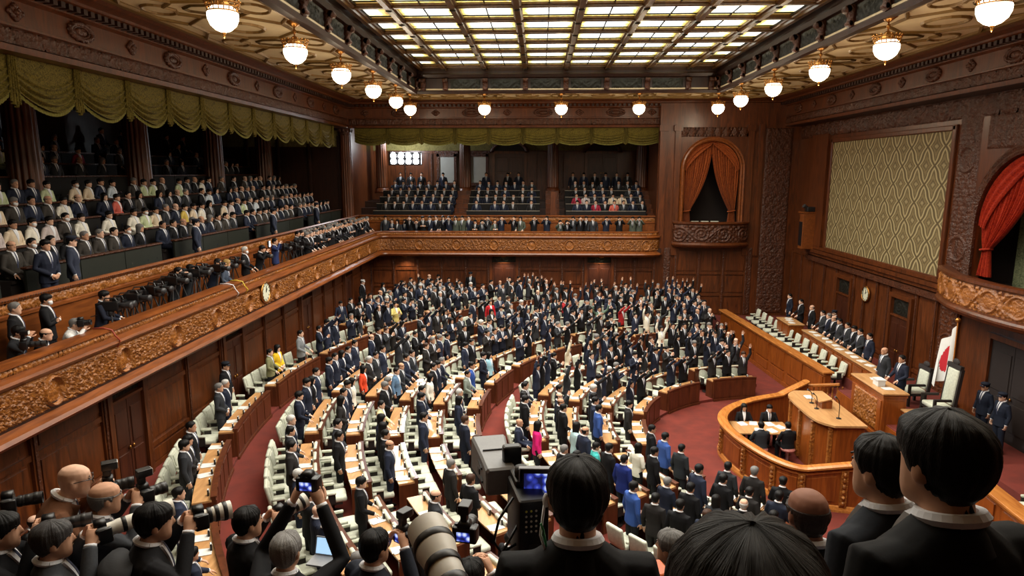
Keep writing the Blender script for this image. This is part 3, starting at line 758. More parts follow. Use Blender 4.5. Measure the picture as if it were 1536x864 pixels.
    strip([.004, .015, .028, .039, .048, .053, .054], .004, shirt)
    if not fem: strip([.012, .018, .02, .019, .017, .015, .016], .009, tie)
    cl = [up((.062 * kw * math.cos(2 * PI * j / 24), -.012 + .064 * math.sin(2 * PI * j / 24), 1.478 - .018 * math.sin(2 * PI * j / 24))) for j in range(25)]
    shirt.mat(0).tube(cl, .0165, 6)
    return dict(body=body, jacket=jack, trousers=trou, shirt=shirt, cuff=cuff, tie=tie, hands=hands, HT=HT, head=hd)
def voxel(mb, size, name, mats, smooth=2, extra=None):
    me = mb.mesh('t', mats); fixn(me)
    o = bpy.data.objects.new('t', me); COL.objects.link(o)
    r = o.modifiers.new('r', 'REMESH'); r.mode = 'VOXEL'; r.voxel_size = size; r.use_smooth_shade = True
    if smooth: s = o.modifiers.new('s', 'SMOOTH'); s.factor = .5; s.iterations = smooth
    dg = bpy.context.evaluated_depsgraph_get(); out = bpy.data.meshes.new_from_object(o.evaluated_get(dg))
    out.name = name; bpy.data.objects.remove(o); bpy.data.meshes.remove(me)
    out.materials.clear()
    for m in mats: out.materials.append(m)
    if extra is not None:      # append unremeshed details (fingers, features) rooted in the surface
        bm = bmesh.new(); bm.from_mesh(out)
        vs = [bm.verts.new(v) for v in extra.v]
        for f, k in zip(extra.f, extra.m):
            try:
                q = bm.faces.new([vs[i] for i in f]); q.material_index = k; q.smooth = True
            except ValueError: pass
        bm.to_mesh(out); bm.free()
    out.polygons.foreach_set('use_smooth', [True] * len(out.polygons)); out.update()
    return out
FIG = {}
def figure(key, pose, vx=.013, **kw):
    """meshes for one pose, made once and shared"""
    if key in FIG: return FIG[key]
    g = gen_parts(pose, n=12, **kw)
    ex = MB()
    for w, d, nn, s, c in g['hands']: gen_hand(ex, w, d, nn, s, 6, c)
    gen_face(ex, g['HT'])
    tr = g['trousers']; shoes = MB()
    leg = MB(); 
    for f, k in zip(tr.f, tr.m):
        t = shoes if k else leg; o = len(t.v); t.v += [tr.v[i] for i in f]; t.f.append(tuple(range(o, o + len(f)))); t.m.append(1 if k else 0); t.sm.append(True)
    legm = MB(); remap = {}
    for f, k in zip(tr.f, tr.m):
        if k: continue
        idx = []
        for i in f:
            if i not in remap: remap[i] = len(legm.v); legm.v.append(tr.v[i])
            idx.append(remap[i])
        legm.f.append(tuple(idx)); legm.m.append(0); legm.sm.append(True)
    FIG[key] = dict(body=voxel(g['body'], vx, 'person_body', [SKIN, EYE, LIP], 2, ex),
                    jacket=voxel(g['jacket'], vx * 1.1, 'jacket', [CLOTH, SHIRT], 2, g['cuff']),
                    trousers=voxel(legm, vx * 1.25, 'trousers', [CLOTH, BLACK], 2, shoes),
                    shirt=g['shirt'].mesh('shirt', [SHIRT]), tie=(g['tie'].mesh('tie', [TIE]) if g['tie'].v else None), HT=g['HT'])
    fixn(FIG[key]['shirt'])
    return FIG[key]
# hair -------------------------------------------------------------------
def head_r(az, f):
    """distance from the head's centre to its surface along azimuth az (0 = face) and polar angle f"""
    dx, dy, dz = math.sin(f) * math.sin(az), math.sin(f) * math.cos(az), math.cos(f)
    Z = [q[0] for q in HPROF]
    def inside(r):
        x, y, z = dx * r, dy * r, dz * r
        if z > Z[-1]: return False
        if z < -.085 and y < .02: w, c, l = .06, -.03, .062
        elif z < Z[0]: w, c, l = .058, -.03, .058
        else:
            k = max(i for i in range(len(Z) - 1) if Z[i] <= z); t = (z - Z[k]) / (Z[k + 1] - Z[k]); A, B = HPROF[k], HPROF[k + 1]
            w = A[1] + (B[1] - A[1]) * t; yf = A[2] + (B[2] - A[2]) * t; yb = A[3] + (B[3] - A[3]) * t; c, l = (yf + yb) / 2, (yf - yb) / 2
        return (x / w) ** 2 + ((y - c) / l) ** 2 < 1
    lo, hi = 0.0, .26
    for _ in range(18):
        m = (lo + hi) / 2
        if inside(m): lo = m
        else: hi = m
    return lo
def hair_mesh(kind, res=1, seed=1):
    na, nt_ = 30 * res if res > 1 else 26, 8 * res; rg = random.Random(seed); ph = [rg.uniform(0, 6.28) for _ in range(8)]
    def lim(az):      # az 0 = front; polar angle of the hair's lower edge
        if kind == 'short': pts = [(0, 50), (35, 54), (62, 76), (76, 92), (88, 84), (105, 92), (120, 114), (150, 128), (180, 131)]
        elif kind == 'fringe': pts = [(0, 72), (40, 72), (66, 84), (82, 104), (95, 98), (112, 114), (150, 132), (180, 136)]
        elif kind == 'bob': pts = [(0, 66), (30, 68), (50, 96), (70, 134), (100, 146), (150, 150), (180, 150)]
        elif kind == 'side': pts = [(0, 0), (60, 0), (75, 94), (92, 86), (112, 108), (150, 130), (180, 132)]
        a = abs((math.degrees(az) + 180) % 360 - 180); e = 0
        if res > 1: e = R(1.6) * math.sin(29 * az + ph[5]) + R(1.2) * math.sin(53 * az + ph[6])
        for (x0, y0), (x1, y1) in zip(pts, pts[1:]):
            if x0 <= a <= x1: return R(y0 + (y1 - y0) * (a - x0) / (x1 - x0)) + e
        return R(pts[-1][1]) + e
    def start(az):
        if kind != 'side': return 0.0
        a = abs((math.degrees(az) + 180) % 360 - 180); return R(64 if a > 70 else 72)
    th = {'short': .017, 'fringe': .018, 'bob': .022, 'side': .01}[kind]
    mb = MB(); mb.smooth = True
    def pt(az, t, out):
        f0, f1 = start(az), lim(az); f1 = max(f1, f0 + .02); f = f0 + (f1 - f0) * t
        if out:
            k = th * (1 - .8 * max(0, (t - .62) / .38) ** 1.5) if kind != 'bob' else th
            k += .0022 * math.sin(7 * az + ph[0] + 2 * f) * min(1, 3 * t) + .002 * math.sin(4 * f + ph[2] + 2 * az)
            if res > 1: k += (.0016 * math.sin(31 * az + ph[3] + 1.5 * f) + .0012 * math.sin(67 * az + ph[4] - 2 * f) + .001 * math.sin(111 * az + ph[7])) * min(1, 3 * t)
            if kind == 'side' and t < .15: k *= t / .15
            k = max(k, .007 + (.005 if f > R(112) else 0))
        else: k = -.012
        if kind == 'bob' and f > R(92):
            q = (f - R(92)); r0 = head_r(az, R(92)); return ((r0 + k) * math.sin(az) * 1.02, (r0 + k) * math.cos(az), -.19 * q / R(58))
        r = head_r(az, f) + k
        return (r * math.sin(f) * math.sin(az), r * math.sin(f) * math.cos(az), r * math.cos(f))
    O = [[pt(2 * PI * j / na, i / nt_, True) for j in range(na)] for i in range(nt_ + 1)]
    I = [[pt(2 * PI * j / na, i / nt_, False) for j in range(na)] for i in range(nt_, -1, -1)]
    mb.loft(O + I, True)
    me = mb.mesh('hair', [HAIRM]); bm = bmesh.new(); bm.from_mesh(me); bmesh.ops.remove_doubles(bm, verts=bm.verts, dist=.0003); bmesh.ops.recalc_face_normals(bm, faces=bm.faces); bm.to_mesh(me); bm.free()
    return me
HAIRS = {k: hair_mesh(k, 1, i) for i, k in enumerate(('short', 'fringe', 'bob', 'side'))}
_c = MB(); _c.smooth = True
_c.lathe([(.001, .135), (.08, .132), (.118, .11), (.112, .085), (.09, .06), (.09, .045), (.001, .045)], 20)
_c.loft([[(.085 * math.sin(a), .08 + .0 * k + (.06 * k) * math.cos(a), .05 - .02 * k - .004 * t) for a in [R(-70 + 14 * i) for i in range(11)]] for k, t in ((0, 0), (1, 0), (1, 1), (0, 1))], False, None, closed=False)
CAPM = _c.mesh('cap', [CLOTH]); fixn(CAPM)
SKINS = [rgb(206, 164, 138), rgb(198, 152, 124), rgb(214, 174, 150), rgb(188, 142, 114)]
NAVY, BLK, CHAR, BLUE, GREY = rgb(28, 33, 48), rgb(19, 19, 22), rgb(44, 46, 50), rgb(40, 58, 110), rgb(92, 94, 98)
SUITS = [(NAVY, 'navy suit'), (BLK, 'black suit'), (CHAR, 'charcoal suit'), (rgb(36, 42, 60), 'slate suit'), (rgb(38, 36, 36), 'dark suit')]
HBLACK, HGREY, HWHITE, HBROWN = rgb(14, 12, 12), rgb(110, 108, 106), rgb(188, 186, 182), rgb(60, 38, 26)
PEOPLE = []
def add_person(loc, rz, pose, label, suit=BLK, hair='short', hairc=HBLACK, sit=False, fem=False, lower=None, skin=None, scale=1.0, group=None, cap=None, mask=False, must=False, lean=0, yaw=0, head_pitch=0):
    PEOPLE.append(dict(loc=Vector(loc), rz=rz, pose=pose, label=label, suit=suit, hair=hair, hairc=hairc, sit=sit, fem=fem, lower=lower or suit, skin=skin or rnd.choice(SKINS), scale=scale, group=group, cap=cap, mask=mask, must=must, lean=lean, yaw=yaw, hp=head_pitch))
_m = MB(); _m.smooth = True
_m.loft([ring(0, .035, z, w, f, .0, 12) for z, w, f in ((-.1, .03, .05), (-.085, .05, .066), (-.05, .066, .072), (-.02, .068, .066), (-.012, .06, .06))], True)
MASKM = _m.mesh('face_mask', [MASKW]); fixn(MASKM)
def spawn(p):
    key = (p['pose'], p['sit'], p['fem'], p['lean'], p['yaw'], p['hp'])
    f = figure(key, p['pose'], sit=p['sit'], fem=p['fem'], lean=p['lean'], head_yaw=p['yaw'], head_pitch=p['hp'])
    o = bpy.data.objects.new('person', f['body']); COL.objects.link(o)
    o.location = p['loc']; o.rotation_euler = (0, 0, p['rz']); o.scale = (p['scale'],) * 3; o.color = p['skin']
    tag(o, p['label'], 'person', p['group'])
    for nm in ('jacket', 'trousers', 'shirt', 'tie'):
        if f[nm] is None: continue
        c = link(nm, f[nm], o); c.color = p['suit'] if nm == 'jacket' else p['lower']
    if p['hair']:
        h = link('hair', HAIRS[p['hair']], o); h.matrix_local = f['HT']; h.color = p['hairc']
    if p['cap']:
        h = link('cap', CAPM, o); h.matrix_local = f['HT']; h.color = p['cap']
    if p['mask']:
        h = link('face_mask', MASKM, o); h.matrix_local = f['HT']
    return o
# low-detail figures for the far crowd: same shapes, fewer sides, one colour per face
LOW = {}
def low_figure(key, pose, sit, fem, hair):
    if key in LOW: return LOW[key]
    g = gen_parts(pose, sit=sit, n=6, fem=fem)
    V, F, K = [], [], []
    def put(mb, kmap, M=None):
        o = len(V); V.extend([tuple(M @ Vector(v)) if M is not None else tuple(v) for v in mb.v])
        for f, k in zip(mb.f, mb.m): F.append(tuple(i + o for i in f)); K.append(kmap[k])
    put(g['body'], [0, 0, 0]); put(g['jacket'], [1]); put(g['trousers'], [2, 5]); put(g['shirt'], [3]); put(g['tie'], [5]); put(g['cuff'], [3, 3])
    ex = MB()
    for w, d, nn, s, c in g['hands']: gen_hand(ex, w, d, nn, s, 4, c)
    put(ex, [0])
    if hair:
        me = HAIRS[hair]; o = len(V); V.extend([tuple(g['HT'] @ v.co) for v in me.vertices])
        for q in me.polygons: F.append(tuple(i + o for i in q.vertices)); K.append(4)
    LOW[key] = (np.array(V), F, np.array(K)); return LOW[key]
def crowd_mesh(name, ps):
    VS, FS, CS, n = [], [], [], 0
    for p in ps:
        V, F, K = low_figure((p['pose'], p['sit'], p['fem'], p['hair']), p['pose'], p['sit'], p['fem'], p['hair'])
        c, s = math.cos(p['rz']), math.sin(p['rz']); W = V * p['scale']
        X = W[:, 0] * c - W[:, 1] * s + p['loc'].x; Y = W[:, 0] * s + W[:, 1] * c + p['loc'].y; Z = W[:, 2] + p['loc'].z
        VS.append(np.stack([X, Y, Z], 1)); FS += [tuple(i + n for i in f) for f in F]; n += len(V)
        pal = np.array([p['skin'], p['suit'], p['lower'], rgb(226, 228, 232), p['hairc'], rgb(52, 56, 74)]); CS.append(pal[K])
    me = bpy.data.meshes.new(name); me.from_pydata(np.concatenate(VS).tolist(), [], FS); me.materials.append(CROWD)
    ca = me.color_attributes.new('col', 'FLOAT_COLOR', 'CORNER'); C = np.concatenate(CS)
    lt = np.zeros(len(me.polygons), int); me.polygons.foreach_get('loop_total', lt)
    ca.data.foreach_set('color', np.repeat(C, lt, axis=0).astype(np.float32).ravel())
    me.polygons.foreach_set('use_smooth', [True] * len(me.polygons)); me.update(); fixn(me)
    return me
# ================================================================= SEATING
GAPS = [206 - 12.75 * k for k in range(-5, 10)]          # aisle bearings
GAPS_I = [g for i, g in enumerate(GAPS) if i % 2 == 0]   # 269.75, 244.25, ... 91.25
GAPS = sorted(set(GAPS)); GAPS_I = sorted(GAPS_I)
SEATS = []
m = MB(); m.smooth = True
m.box((0, .05, .41), (.49, .5, .12), bev=.045); CH_SEAT = m.mesh('seat', CHAIR); fixn(CH_SEAT)
m = MB(); m.smooth = True
TB = Matrix.Translation((0, -.2, .44)) @ Matrix.Rotation(R(12), 4, 'X')
m.box((0, -.02, .24), (.46, .09, .46), TB, bev=.04); m.box((0, .03, .25), (.34, .04, .34), TB, bev=.018); CH_BACK = m.mesh('backrest', CHAIR); fixn(CH_BACK)
m = MB(); m.smooth = True
m.box((0, -.07, .59), (.07, .27, .06), bev=.026); CH_ARM = m.mesh('armrest', CHAIR); fixn(CH_ARM)
m = MB()
m.box((0, .0, .33), (.46, .4, .06)); m.lathe([(.04, .05), (.035, .32)], 10); m.lathe([(.2, 0), (.2, .03), (.06, .06)], 14)
for s in (-1, 1): m.box((s * .25, -.06, .47), (.035, .1, .28)); m.box((s * .25, .02, .47), (.03, .06, .24))
CH_BASE = m.mesh('base', CHAIRD); fixn(CH_BASE)
def chair(loc, rz, label, group='pale armchairs of the seating fan'):
    o = thing('armchair', label, 'chair', loc, rz, group)
    link('seat', CH_SEAT, o); link('backrest', CH_BACK, o); link('base', CH_BASE, o)
    for s in (-1, 1): a = link('armrest', CH_ARM, o); a.location = (s * .25, 0, 0)
    return o
m = MB(); m.mat(0).box((0, 0, .065), (.09, .035, .13), bev=.006); m.mat(1).box((0, .019, .07), (.055, .004, .085)); m.box((0, -.019, .085), (.06, .004, .05)); m.box((0, 0, .132), (.07, .025, .006)); PLATEM = m.mesh('name_plate', [PLATE, PAPER]); fixn(PLATEM)
m = MB(); m.box((0, 0, .004), (.21, .297, .008)); m.box((.03, .02, .01), (.21, .297, .006), rz=.12); PAPERM = m.mesh('paper_sheet', PAPER); fixn(PAPERM)
def arc_block(mb, r0, r1, a0, a1, z0, z1, n=8, dz=0):
    rings = []
    for i in range(n + 1):
        a = a0 + (a1 - a0) * i / n; c, s = math.cos(a), math.sin(a)
        rings.append([(CX + c * q, CY + s * q, z) for q, z in ((r0, z0), (r0, z1), (r1, z1 + dz), (r1, z0))])
    mb.loft(rings, True)
BLK_NAME = {'i': 'inner', 'm': 'middle', 'o': 'outer'}
def make_desk(ring_, row, seg, r, a0, a1, z, zlow):
    o = thing('desk', '%s curved wooden desk of the %s block, %s wedge from the near end' % (nth(row + 1) + ' row', BLK_NAME[ring_], nth(seg + 1)), 'desk', (0, 0, 0), 0, 'curved member desks')
    m = MB(); arc_block(m, r + .05, r + .42, a0, a1, z + .645, z + .68, dz=-.0); m.build('desk_top', W_DESK, o)
    m = MB(); arc_block(m, r - .03, r + .05, a0, a1, zlow, z + .73); arc_block(m, r - .05, r + .07, a0, a1, z + .73, z + .755)
    if row == 0:
        n = max(2, int((a1 - a0) * r / .55))
        for i in range(n): q = (a1 - a0) / n; arc_block(m, r - .045, r - .03, a0 + q * i + .06 / r, a0 + q * (i + 1) - .06 / r, zlow + .14, z + .64, 3)
        arc_block(m, r - .06, r - .03, a0, a1, zlow, zlow + .08)
    m.build('front_panel', W_PANEL, o)
    for a in (a0, a1):
        m = MB(); s = .025 / r; arc_block(m, r + .05, r + .42, a - s, a + s, z, z + .645, 1); m.build('side_panel', W_PANEL, o)
    return o
def level_below(ring_, row):
    if row: return ZF[(ring_, row)]
    return {'i': 0, 'm': .58, 'o': 1.26}[ring_]
for ring_, radii, gaps in (('i', RING3, GAPS_I), ('m', RING2, GAPS), ('o', RING1, GAPS)):
    for seg, (g0, g1) in enumerate(zip(gaps[:-1], gaps[1:])):
        wedge = len(gaps) - 1 - seg
        for row, r in enumerate(radii):
            gap = .34 / r; a0, a1 = R(g0) + gap, R(g1) - gap
            lim = min(rlim(a0), rlim(a1), rlim((a0 + a1) / 2))
            if r + 1.0 > lim: continue
            z = ZF[(ring_, row)]; am = (a0 + a1) / 2
            vis = [proj((CX + q * math.cos(a), CY + q * math.sin(a), z + 1.75)) for q in (r, r + .5) for a in (a0, am, a1)]
            if all(v[1] > 890 or v[0] < -40 or v[0] > 1560 or v[2] < 1 for v in vis): continue
            if (ring_ == 'i' or ring_ == 'm') and g0 > 232: continue
            make_desk(ring_, row, wedge - 1, r, a0, a1, z, level_below(ring_, row) if row == 0 else z)
            n = max(2, round((a1 - a0) * (r + .55) / .57))
            for k in range(n):
                a = a1 - (a1 - a0) * (k + .5) / n
                SEATS.append(dict(ring=ring_, row=row, wedge=wedge - 1, k=k, n=n, a=a, r=r, z=z))
def seat_pt(s, q, z=0, da=0): return Vector((CX + (s['r'] + q) * math.cos(s['a'] + da), CY + (s['r'] + q) * math.sin(s['a'] + da), s['z'] + z))
def where(s):
    return '%s from aisle, %s row, %s block, %s wedge' % (nth(s['k'] + 1), nth(s['row'] + 1), BLK_NAME[s['ring']], nth(s['wedge'] + 1))
for s in SEATS:
    s['px'] = proj(seat_pt(s, .55, 1.6)); s['pc'] = proj(seat_pt(s, .8, .6))
    s['rz'] = math.atan2(CY - seat_pt(s, 0).y, CX + 1.0 - seat_pt(s, 0).x) - PI / 2
# chairs: the 300 that show largest stand alone, the far remainder is one mass
onscreen = [s for s in SEATS if -20 < s['pc'][0] < 1556 and s['pc'][1] < 880]
onscreen.sort(key=lambda s: s['pc'][2])
for s in onscreen[:300]:
    chair(seat_pt(s, .80), s['rz'], 'pale green upholstered armchair, ' + where(s))
far = onscreen[300:]
if far:
    VS, FS, MI, n = [], [], [], 0
    for s in far:
        for me, k, off in ((CH_SEAT, 0, 0), (CH_BACK, 0, 0), (CH_BASE, 1, 0), (CH_ARM, 0, -.25), (CH_ARM, 0, .25)):
            c, sn = math.cos(s['rz']), math.sin(s['rz']); P = seat_pt(s, .80)
            for v in me.vertices: x, y, z = v.co.x + off, v.co.y, v.co.z; VS.append((x * c - y * sn + P.x, x * sn + y * c + P.y, z + P.z))
            for q in me.polygons: FS.append(tuple(i + n for i in q.vertices)); MI.append(k)
            n += len(me.vertices)
    me = bpy.data.meshes.new('seating'); me.from_pydata(VS, [], FS); me.materials.append(CHAIR); me.materials.append(CHAIRD); me.polygons.foreach_set('material_index', MI)
    me.polygons.foreach_set('use_smooth', [True] * len(FS)); tag(link('seating', me), 'far rows of pale green armchairs among the standing crowd by the far wall', 'seating', kind='stuff')
# name plates and papers
pl = sorted([s for s in SEATS if -10 < s['pc'][0] < 1546 and s['pc'][1] < 870], key=lambda s: s['pc'][2])
rest = []
for i, s in enumerate(pl):
    P = seat_pt(s, .12, .68); rzz = s['rz']
    if i < 290:
        o = link('name_plate', PLATEM); o.location = P; o.rotation_euler = (0, 0, rzz + PI); tag(o, 'black and white name plate, ' + where(s), 'name plate', 'upright name plates on the member desks')
    else: rest.append((P, rzz))
m = MB()
for P, rzz in rest: m.mat(0).box((P.x, P.y, P.z + .055), (.075, .035, .11), rz=rzz); m.mat(1).box((P.x, P.y, P.z + .113), (.06, .025, .006), rz=rzz)
if rest: tag(m.build('far_signage', [PLATE, PAPER]), 'upright black name plates on the far curved desks', 'name plates', kind='stuff')
npaper = 0
for s in pl:
    if s['pc'][2] < 26 and rnd.random() < .5:
        o = link('paper_sheet', PAPERM); o.location = seat_pt(s, .27, .68); o.rotation_euler = (0, 0, s['rz'] + rnd.uniform(-.3, .3)); tag(o, 'white papers on the desk, ' + where(s), 'papers', 'papers on the member desks'); npaper += 1
# who stands where ------------------------------------------------------------
SPECIAL = [(424, 537, rgb(214, 176, 40), 'bright yellow jacket', 'bob', True), (411, 545, rgb(122, 122, 88), 'olive suit', 'short', False), (558, 556, rgb(214, 72, 40), 'orange red jacket', 'bob', True), (602, 570, rgb(92, 120, 150), 'steel blue jacket', 'short', True),
 (750, 545, rgb(150, 196, 214), 'light blue jacket', 'bob', True), (796, 632, rgb(208, 30, 112), 'bright pink jacket', 'bob', True), (850, 632, rgb(176, 208, 212), 'pale blue jacket', 'bob', True), (578, 605, rgb(214, 204, 160), 'cream jacket', 'short', True),
 (884, 675, rgb(70, 180, 178), 'turquoise jacket', 'fringe', True), (955, 675, rgb(226, 222, 206), 'white jacket', 'bob', True), (742, 452, rgb(190, 34, 44), 'red jacket', 'short', True), (855, 510, rgb(222, 214, 190), 'cream dress jacket', 'bob', True),
 (976, 480, rgb(226, 222, 204), 'ivory kimono', 'short', True), (994, 482, rgb(230, 226, 210), 'white kimono', 'bob', True), (706, 545, rgb(48, 78, 150), 'bright blue suit', 'short', False), (690, 545, rgb(120, 130, 122), 'grey green suit', 'short', True),
 (525, 548, rgb(220, 214, 200), 'ivory jacket', 'bob', True), (665, 575, rgb(232, 228, 216), 'white blouse', 'bob', True), (940, 470, rgb(160, 36, 40), 'dark red jacket', 'short', True), (845, 445, rgb(150, 36, 40), 'crimson jacket', 'short', True),
 (897, 470, rgb(92, 112, 96), 'green grey suit', 'short', False), (590, 462, rgb(210, 196, 120), 'pale yellow jacket', 'short', True), (865, 680, rgb(44, 64, 130), 'blue suit', 'short', False), (925, 705, rgb(30, 44, 110), 'royal blue suit', 'short', False), (945, 720, rgb(52, 82, 150), 'bright blue suit', 'short', False),
 (1000, 668, rgb(56, 84, 150), 'bright blue suit', 'short', False), (1020, 690, rgb(40, 44, 48), 'dark grey suit', 'short', False), (880, 625, rgb(56, 84, 150), 'blue suit', 'short', False), (735, 485, rgb(120, 128, 138), 'grey suit', 'short', False), (460, 500, rgb(120, 124, 128), 'light grey suit', 'short', False)]
def density(s):
    x, y, w = s['px']
    if y > 905 or x < -30: return 0
    if s['ring'] == 'o':
        if x < 360 and y > 660: return .55
        if x < 500 and y > 490: return .62
        if x < 520: return .8
        return .93
    if s['ring'] == 'm':
        if y > 720: return .6
        if y > 640: return .5
        if y > 560: return .6
        if y > 510: return .8
        return .95
    if y > 670: return .95
    if x < 960 and y > 585: return .36
    if x < 960 and y > 545: return .55
    return .95
taken = {}
cand = [s for s in SEATS if s['px'][2] > 1]
for x, y, c, w, h, f in SPECIAL:
    b = min((s for s in cand if id(s) not in taken), key=lambda s: (s['px'][0] - x) ** 2 + (s['px'][1] - y) ** 2); taken[id(b)] = (c, w, h, f)
wood_gap = {}
for s in cand:
    x, y, w = s['px']; sp = taken.get(id(s))
    if not sp and rnd.random() > density(s): continue
    far_right = x > 790 and y < 585; far_left = x > 470 and y < 515
    u = rnd.random()
    if sp and sp[1] in ('ivory kimono', 'white kimono'): pose, pw = 'up', 'arms raised'
    elif far_right:
        if u < .36: pose, pw = 'up', 'arms raised'
        elif u < .6: pose, pw = 'fwd', 'arms forward'
        elif u < .7: pose, pw = 'wide', 'arms spread'
        elif u < .88: pose, pw = 'clap2', 'clapping high'
        else: pose, pw = 'clap', 'clapping'
    elif far_left:
        if u < .34: pose, pw = 'clap', 'clapping'
        elif u < .5: pose, pw = 'clap2', 'clapping high'
        elif u < .58: pose, pw = ('up', 'down'), 'arm raised'
        elif u < .66: pose, pw = 'fwd', 'arms forward'
        else: pose, pw = 'down', 'arms down'
    else:
        if u < .5: pose, pw = 'down', 'arms down'
        elif u < .72: pose, pw = 'clasp', 'hands clasped'
        elif u < .93: pose, pw = 'desk', 'stooping slightly'
        else: pose, pw = 'SIT', 'seated'
    if sp and pose == 'SIT': pose, pw = 'clasp', 'hands clasped'
    col, word = rnd.choices(SUITS, (5, 5, 3, 3, 2))[0]; hair = rnd.choices(['short', 'fringe', 'side', None], (6, 3, .7, .12))[0]; hc = rnd.choices([HBLACK, HGREY, HWHITE, HBROWN], (7, 1.6, .7, .8))[0]; fem = False
    if rnd.random() < .07 and not sp: hair, fem, hc = 'bob', True, HBLACK
    if sp: col, word, hair, fem = sp; hc = HBLACK
    sit = pose == 'SIT'
    P = seat_pt(s, .80 if sit else .57); 
    if sit: P = P + Vector((0, 0, -.02))
    add_person(P, s['rz'] + rnd.uniform(-.25, .25) * (2 if (far_left or far_right) else 1), 'down' if False else ('desk' if sit else pose), 'person in %s, %s, %s' % (word, pw, where(s)), col, hair, hc, sit=sit, fem=fem, scale=rnd.uniform(.95, 1.04) * (.95 if fem else 1), lower=(rgb(26, 26, 30) if sp else None), group=None, must=bool(sp) and y > 520)
# ================================================================= ROSTRUM AND DAIS
def relief_path(pts, z0, z1, fn, amp, res, medals=(), side=-1, lean=0.0):
    P = [Vector((p[0], p[1])) for p in pts]; N = path_norm(pts, side); cum = [0]
    for a, b in zip(P[:-1], P[1:]): cum.append(cum[-1] + (b - a).length)
    L = cum[-1]; mb = relief((0, 0), (L, 0), z0, z1, fn, amp, res, medals, nrm=(0, -1))
    out = []; k = 0
    xs = np.array([v[0] for v in mb.v]); hs = -np.array([v[1] for v in mb.v]); zs = [v[2] for v in mb.v]
    C = np.array(cum); PX = np.interp(xs, C, [p.x for p in P]); PY = np.interp(xs, C, [p.y for p in P])
    NX = np.interp(xs, C, [n[2] for n in N]); NY = np.interp(xs, C, [n[3] for n in N])
    hs = hs + lean * (np.array(zs) - z0)
    mb.v = list(zip((PX + NX * hs).tolist(), (PY + NY * hs).tolist(), zs)); return mb
def smooth_path(pts, n=6):
    out = []
    for i in range(len(pts) - 1):
        p0, p1, p2, p3 = (Vector(pts[max(i - 1, 0)]), Vector(pts[i]), Vector(pts[i + 1]), Vector(pts[min(i + 2, len(pts) - 1)]))
        for k in range(n):
            t = k / n; out.append(tuple(.5 * ((2 * p1) + (p2 - p0) * t + (2 * p0 - 5 * p1 + 4 * p2 - p3) * t * t + (3 * p1 - p0 - 3 * p2 + p3) * t ** 3)))
    out.append(tuple(pts[-1])); return out
DZ = .75
mb = MB(); poly = [(9.6, 36.75), (9.6, 34), (10.4, 23.4), (9.5, 22.7), (9.4, 16.3), (10.4, 15.6), (9.6, 5), (9.6, 3), (13.78, 3), (13.78, 36.75)]
mb.prism(poly, 0, DZ); mb.box((12.55, 26.3, .9), (2.4, 9.6, .44)); mb.box((12.55, 12.0, .9), (2.4, 9.6, .44)); struct(mb.build('floor_dais', CARPET))
mb = MB(); mb.box((11.0, 19.5, 1.1), (2.2, 4.2, .76)); panelling(mb, (12.1, 17.4), (9.9, 17.4), .78, 1.46, 3, (), (0, -1), stud=.1, rail=.08); mb.mat(3); mb.box((11.0, 19.5, 1.49), (2.16, 4.16, .03)); struct(mb.build('floor_platform', [W_ENC, W_ENC, W_ENC, CARPET]))
for i in range(3): 
    mb = MB(); mb.box((9.55 + .28 * i, 22.2, .12 + .25 * i), (.3, 1.1, .25)); struct(mb.build('floor_step', CARPET))
# barriers between the floor of the house and the ministers' seats
def barrier(name, A, B, label, n):
    o = thing(name, label, 'barrier', (0, 0, 0)); d = (Vector(B) - Vector(A)); L = d.length; d.normalize(); nn = Vector((-d.y, d.x)); nn = nn if nn.x < 0 else -nn
    rz = math.atan2(d.y, d.x); c = (Vector(A) + Vector(B)) / 2
    m = MB(); m.box((c.x, c.y, .75), (L, .2, 1.5), rz=rz)
    for i in range(n):
        q = Vector(A) + d * (L * (i + .5) / n) + nn * .11
        m.box((q.x, q.y, .98), (L / n - .3, .05, .72), rz=rz); m.box((q.x, q.y, .36), (L / n - .3, .05, .34), rz=rz)
    m.box((c.x + nn.x * .12, c.y + nn.y * .12, .08), (L, .08, .16), rz=rz); m.build('panelling', W_ENC, o)
    m = MB(); m.box((c.x, c.y, 1.53), (L + .1, .42, .07), rz=rz, bev=.02); m.box((c.x, c.y, 1.46), (L, .3, .08), rz=rz); m.build('cap_rail', W_CAP, o)
barrier('barrier', (10.35, 23.4), (9.55, 34.4), 'long panelled wooden barrier before the empty row of ministers chairs', 7)
barrier('barrier', (10.35, 15.6), (9.6, 6.0), 'near wooden barrier with carved rosette behind the two dark haired onlookers', 6)
for i in range(12):
    y = 24.35 + .885 * i; chair((11.02, y, DZ), R(90), 'pale ministers armchair behind the long barrier, %s from its near end' % nth(i + 1), 'empty ministers chairs in a row')
chair((11.05, 14.35, DZ), R(90), 'lone pale armchair behind the near barrier at the edge', None)
